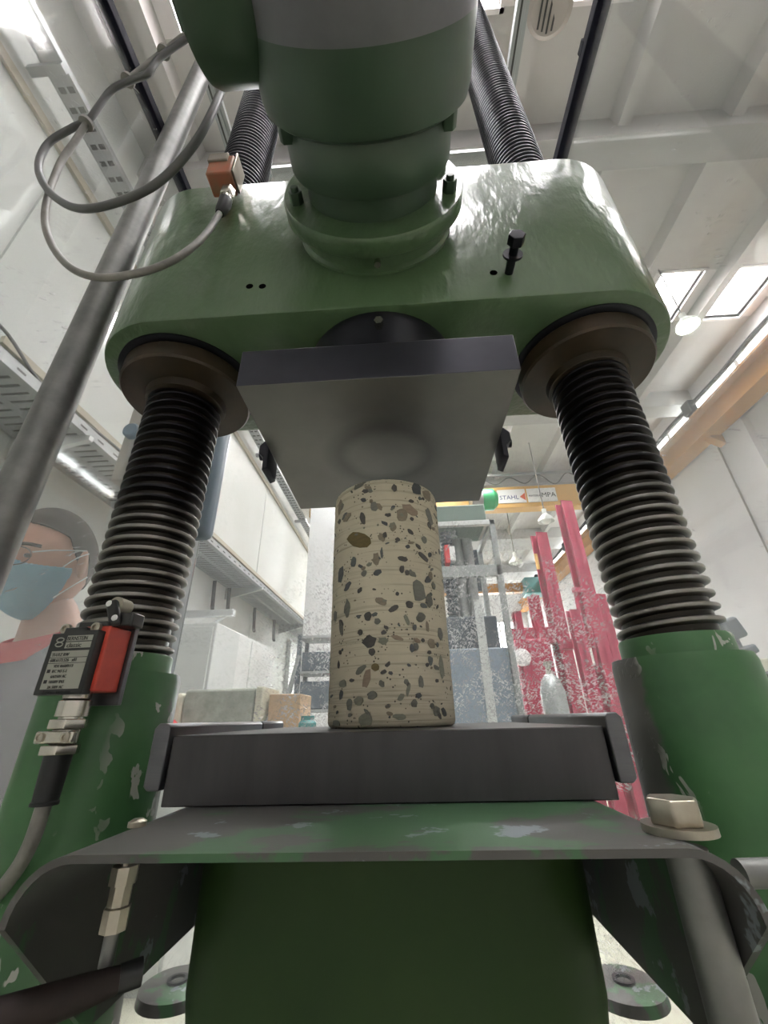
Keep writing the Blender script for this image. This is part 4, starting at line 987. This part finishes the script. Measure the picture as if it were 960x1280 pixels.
build('back_panel', MB().box(lx, xr-.05, Y2+.45, Y2+.48, A(590, 715).z, zt-.03), 'machine_blue', m2, False)
for px in (578, 592):
    build('guide_column', MB().cyl((A(px, 700).x, Y2+.2, FZ+.4), (A(px, 700).x, Y2+.2, zt-.05), .04, n=20), 'alu', m2)
build('spindle', MB().lathe([(.030+.012*(k % 2), A(562, 770).z+k*.014) for k in range(44)], (A(562, 730).x+.02, Y2+.12, 0), n=16), 'machine_blue', m2, False)
build('lower_crosshead', MB().box(lx, xr-.06, Y2+.05, Y2+.4, A(590, 800).z-.05, A(590, 768).z), 'machine_blue', m2, False, .01)
build('machine_base', MB().box(lx, xr-.03, Y2, Y2+.45, FZ, A(590, 810).z), 'bluegrey', m2, False, .01)
build('door_panel', MB().box(A(608, 850).x-.02, A(608, 850).x+.03, Y2-.01, Y2+.0, FZ+.3, A(606, 770).z+.1), 'alu_light', m2, False)
build('red_clamp', MB().box(A(556, 695).x, A(562, 695).x, Y2-.02, Y2+.05, A(560, 705).z, A(560, 682).z), 'jacket_red', m2, False, .004)
build('white_block', MB().box(A(562, 695).x, A(569, 695).x, Y2-.02, Y2+.05, A(560, 702).z, A(560, 684).z), 'white', m2, False, .004)
# red steel frames
def ibeam(p, z0, z1, w_, par, ang=0, name='steel_post'):
    t = .022; q = MB().box(-w_/2, w_/2, -w_/2, -w_/2+t, z0, z1).box(-w_/2, w_/2, w_/2-t, w_/2, z0, z1).box(-t/2, t/2, -w_/2, w_/2, z0, z1)
    q.xf(Matrix.Translation((p[0], p[1], 0))@Matrix.Rotation(ang, 4, 'Z')); return build(name, q, 'red_steel', par, False)
def redframe(label, pxs, Y, wd):
    a0 = aty(pxs[0][0], pxs[0][1], Y)
    r = tag(empty('red_frame', (a0.x, Y, FZ)), label, 'steel frame', 'red steel test frames')
    for (px, py, dy, wdk) in pxs:
        t = aty(px, py, Y+dy); ibeam((t.x, Y+dy), FZ+.02, t.z, wdk, r, .25)
    x0, x1 = a0.x, aty(pxs[-1][0], pxs[-1][1], Y+pxs[-1][2]).x
    return r, a0
r1, a1 = redframe('taller red steel frame with I-beam posts beside the right threaded column', [(704, 629, 0, .15), (747, 744, .2, .12)], 4.2, .2)
build('cross_beam', MB().box(aty(700, 800, 4.2).x, aty(745, 800, 4.2).x, 4.14, 4.26, aty(700, 812, 4.2).z, aty(700, 800, 4.2).z), 'red_steel', r1, False, .005)
ibeam((aty(716, 765, 4.0).x, 4.0), FZ, aty(716, 763, 4.0).z, .11, r1, .1, 'short_post')
ld = build('ladder_rail', MB().cyl(aty(719, 740, 4.05), aty(738, 840, 4.05), .02, n=8).cyl(aty(729, 740, 4.05), aty(748, 840, 4.05), .02, n=8), 'red_steel', r1)
build('ladder_top', MB().box(aty(716, 738, 4.05).x, aty(730, 738, 4.05).x, 4.02, 4.08, aty(720, 740, 4.05).z-.01, aty(720, 735, 4.05).z), 'red_steel', ld, False)
build('notice_plate', MB().box(aty(726, 815, 3.98).x, aty(740, 815, 3.98).x, 3.97, 3.98, aty(730, 832, 3.98).z, aty(730, 810, 3.98).z), 'sign', r1, False)
r2, a2 = redframe('shorter red steel frame between the second machine and the taller red frame', [(673, 668, 0, .17), (645, 765, -.3, .09), (666, 745, .25, .12)], 5.0, .22)
build('cross_beam', MB().box(aty(632, 790, 5).x, aty(700, 790, 5).x, 4.93, 5.07, aty(650, 806, 5).z, aty(650, 786, 5).z), 'red_steel', r2, False, .005)
build('machine_body', MB().box(aty(646, 830, 4.8).x, aty(690, 830, 4.8).x, 4.7, 5.0, FZ+.3, aty(650, 800, 4.8).z), 'red_steel', r2, False, .03, 3)
build('brace', MB().cyl(aty(668, 765, 4.9), aty(700, 880, 4.9), .05, n=10), 'red_steel', r2)
build('gauge_disc', MB().lathe([(.10, 0), (.10, .04), (.07, .05)], aty(652, 822, 4.68), (0, -1, 0), 24), 'white', r2)
yl = aty(679, 700, 4.85); build('yellow_marker', MB().box(yl.x-.10, yl.x-.06, 4.86, 4.885, yl.z-.12, yl.z+.10), 'yellow', r2, False)
# grey/white shapes between
a = aty(688, 850, 3.6)
r = tag(empty('gas_bottle', (a.x, 3.6, FZ)), 'slim grey cylinder standing in front of the red frames', 'gas bottle')
build('bottle_body', MB().lathe([(.11, FZ), (.11, a.z-.1), (.08, a.z), (.04, a.z+.05)], (a.x, 3.6, 0), n=24), 'alu', r)
build('valve', MB().lathe([(.025, a.z+.04), (.025, a.z+.12), (.04, a.z+.12), (.04, a.z+.16)], (a.x, 3.6, 0), n=16), 'nickel', r)

# ================================================================== CRANE
YC = 7.0
zc1, zc0 = aty(650, 613, YC).z, aty(650, 634, YC).z
cr = tag(empty('bridge_crane', (1.3, YC, zc0)), 'yellow bridge crane spanning the hall with white signs on its girder', 'crane')
build('girder', MB().box(XL+.3, XR-.425, YC, YC+.25, zc0, zc1+.10), 'yellow', cr, False, .01)
build('end_truck', MB().box(XR-.42, XR-.12, YC-.6, YC+.9, 4.005, zc1+.10), 'yellow', cr, False, .02)
x0, x1, x2 = aty(625, 640, YC).x, aty(662, 640, YC).x, aty(690, 636, YC).x
def sign(xa, xb, words):
    s = build('sign_board', MB().box(xa, xb, YC-.02, YC, zc0+.10, zc1+.02), 'sign', cr, False)
    for (t, sz, x, z, m) in words:
        build('lettering', text_mb(t, sz, Matrix.Translation((x, YC-.023, z))@TM, .002), m, s, False)
    return s
s1_ = sign(x0, x1-.02, [('STAHL', .135, x0+.03, zc0+.18, 'sign_blue')])
tx = x1-.14; build('triangle_mark', MB().prism([(tx, zc0+.23), (tx+.11, zc0+.14), (tx+.11, zc0+.32)], 'y', YC-.026, YC-.02), 'sign_red', s1_, False)
sign(x1+.02, x2+.15, [('MPA', .15, x2-.16, zc0+.20, 'ink'), ('MATERIAL', .06, x1+.04, zc0+.22, 'ink')])
hst = MB().cyl((aty(588, 625, YC-.3).x, YC-.3, (zc0+zc1)/2-.15), (aty(602, 625, YC-.3).x, YC-.3, (zc0+zc1)/2-.15), .22, n=20)
ho = tag(empty('crane_hoist', (aty(595, 625, YC-.3).x, YC-.3, zc0-.5)), 'grey chain hoist with green motor end hanging on the crane girder', 'hoist')
build('drum', hst, 'alu', ho)
build('motor', MB().lathe([(.20, 0), (.22, .05), (.22, .22), (.14, .30)], (aty(602, 625, YC-.3).x, YC-.3, (zc0+zc1)/2-.15), (1, 0, 0), 20), 'motor_green', ho)
build('trolley', MB().box(aty(585, 625, YC-.3).x, aty(606, 625, YC-.3).x, YC-.4, YC+.1, (zc0+zc1)/2+.05, zc1+.15), 'machine_blue', ho, False, .02)
build('hook_block', MB().box(aty(597, 640, YC-.3).x-.08, aty(597, 640, YC-.3).x+.08, YC-.36, YC-.24, zc0-.50, zc0-.22), 'white', ho, False, .02)
fp = []
for k in range(9): fp.append((1.7+k*.30, YC-.15, zc1+(.26 if k % 2 == 0 else .06)+.03*math.sin(k*2.3)))
tag(build('festoon_cable', MB().tube(spline(fp, 8), .012, 6), 'cable_dark'), 'dark festoon cable hanging in loops along the crane girder', 'cable')
tag(build('festoon_rail', MB().box(XL+.3, XR-.4, YC-.17, YC-.13, zc1+.28, zc1+.32), 'alu', None, False), 'thin rail carrying the festoon loops above the crane girder', 'rail')
YC2 = 13.0; a, b4 = aty(610, 730, YC2), aty(610, 741, YC2)
c2_ = tag(empty('bridge_crane', (1.3, YC2, b4.z)), 'second orange bridge crane far down the hall', 'crane')
build('girder', MB().box(XL+.3, XR-.36, YC2, YC2+.3, b4.z, a.z), 'orange', c2_, False)
build('trolley', MB().box(aty(655, 740, YC2).x, aty(680, 740, YC2).x, YC2-.3, YC2+.3, b4.z-.15, a.z+.1), 'teal', c2_, False, .03)
# runway on the right wall
rw = tag(empty('crane_runway', (XR-.2, 4, 3.6)), 'long orange crane runway beam along the right wall', 'runway beam')
build('web', MB().box(XR-.22, XR-.18, -2.7, 15.8, 3.62, 3.97), 'orange', rw, False)
build('flange', MB().box(XR-.34, XR-.06, -2.7, 15.8, 3.95, 3.99), 'orange', rw, False)
build('flange', MB().box(XR-.34, XR-.06, -2.7, 15.8, 3.60, 3.64), 'orange', rw, False)
build('bus_bar', MB().tube([(XR-.30, -2.7+.6*k, 4.16+.02*math.sin(k*2.1)) for k in range(31)], .03, 8), 'gasket', rw)
for y in (1.8, 4.55, 7.4, 10.2, 13):
    build('bracket', MB().prism([(XR-.04, 3.6), (XR-.22, 3.6), (XR-.20, 3.56), (XR-.04, 3.45)], 'y', y, y+.12), 'orange', rw, False)
    build('bus_holder', MB().box(XR-.36, XR-.24, y-.05, y+.12, 4.02, 4.24), 'gasket', rw, False, .01)
a, b4 = atx(924, 512, XR), atx(960, 600, XR)
tag(build('wall_conduit', MB().box(XR-.10, XR, a.y-.06, a.y+.06, FZ, 3.55), 'wall_right', None, False, .004), 'grey boxed conduit running down the right wall under the runway', 'conduit')
tag(build('down_cable', MB().cyl((XR-.02, a.y+.55, 3.5), (XR-.02, a.y+.55, 1.2), .012, n=8), 'cable'), 'thin cable hanging down the right wall beside the boxed conduit', 'cable')
# pendant lamps
def pendant(label, p, rad, glow, zt):
    r = tag(empty('pendant_lamp', p), label, 'lamp', 'pendant lamps of the hall')
    x, y, z = p
    sh = build('lamp_shade', MB().lathe([(rad, 0), (rad*.92, rad*.35), (rad*.5, rad*.85), (rad*.28, rad*1.1), (rad*.28, rad*1.7), (rad*.1, rad*1.8)], (x, y, z), n=28, caps=False), 'lamp_white', r)
    build('bulb', MB().sphere((x, y, z+rad*.28), rad*.6, 16, 10), glow, r)
    build('cord', MB().cyl((x, y, z+rad*1.7), (x, y, zt), rad*.07, n=8), 'cable', r)
a = aty(683, 652, 6.0); pendant('white pendant lamp below the crane sign left of the red posts', a, .14, 'lamp_white', CZ-.02)
a = aty(645, 704, 9.0); pendant('white pendant lamp further back above the shorter red frame', a, .16, 'lamp_white', CZ-.02)
a = aty(860, 408, 2.6); pendant('glowing pendant lamp right of the crosshead under the ceiling', a, .11, 'glow', CZ-.02)
a = aty(687, 12, .3)
r = tag(empty('ceiling_speaker', (a.x, a.y, a.z)), 'round grey perforated speaker hanging above the right spindle', 'speaker')
sd = (a-CAMP).normalized()
build('speaker_can', MB().lathe([(.10, -.02), (.125, 0), (.125, .10), (.08, .16)], (a.x, a.y, a.z), (.2, -.1, 1), 32), 'beige', r)
for k in range(5): build('grille_bar', MB().cbox((a.x-.055+.0275*k, a.y+.003, a.z-.022), (.010, .17-.02*abs(k-2), .004)), 'dark_slot', r, False)
build('hanger', MB().cyl((a.x+.03, a.y-.015, a.z+.15), (a.x+.03, a.y-.015, CZ-.30), .012, n=8), 'cable', r)

# ================================================================== things beyond the right pane
a = aty(915, 790, 1.3)
r = tag(empty('lamp_stand', (a.x, 1.3, FZ)), 'dark blue-grey inspection lamp on a stand behind the right column', 'stand')
M_ = Matrix.Rotation(math.radians(-18), 3, 'Y')
build('stand_head', MB().cbox((aty(912, 787, 1.3)), (.075, .07, .085), M_), 'machine_blue', r, bevel=.012)
build('neck', MB().tube([aty(916, 800, 1.3), aty(924, 815, 1.3), aty(930, 832, 1.3)], [.022, .02, .034], 14), 'machine_blue', r)
build('clamp', MB().cbox(aty(930, 815, 1.3), (.085, .06, .035), M_), 'machine_blue', r, bevel=.008)
z9 = aty(932, 850, 1.3); build('column', MB().cyl((z9.x, 1.3, FZ+.03), (z9.x, 1.3, z9.z+.03), .024, n=16), 'machine_blue', r)
build('foot', MB().lathe([(.16, FZ), (.16, FZ+.02), (.03, FZ+.035)], (z9.x, 1.3, 0), n=28), 'machine_blue', r)
a = aty(936, 858, 1.5)
tb = tag(empty('side_table', (a.x+.35, 1.75, FZ)), 'grey-green table by the right wall behind the right column', 'table')
build('table_top', MB().box(a.x-.02, a.x+.75, 1.5, 2.0, a.z-.035, a.z), 'machine_green', tb, False, .004)
for x in (a.x, a.x+.68):
    for y in (1.53, 1.93): build('leg', MB().box(x, x+.045, y, y+.045, FZ, a.z-.035), 'alu', tb, False)
tag(build('storage_box', MB().box(aty(940, 850, 1.6).x, aty(940, 850, 1.6).x+.35, 1.6, 1.85, a.z, aty(945, 823, 1.6).z), 'conc_pale', None, False, .008), 'pale green-cream box standing on the grey-green side table', 'box')
a3 = aty(955, 925, .95)
tag(build('crate', MB().box(a3.x-.03, a3.x+.3, .85, 1.10, FZ, a3.z), 'blue', None, False, .01), 'blue crate standing low behind the right column sleeve', 'crate')
tag(build('hose_coil', MB().tube([Vector((a3.x+.10+.085*math.cos(t), .97+.012*math.sin(t*.33), a3.z+.098+.085*math.sin(t))) for t in [2*PI*i/20 for i in range(61)]], .012, 8), 'cable_dark'), 'dark coiled hose on the blue crate beyond the right sleeve', 'hose')
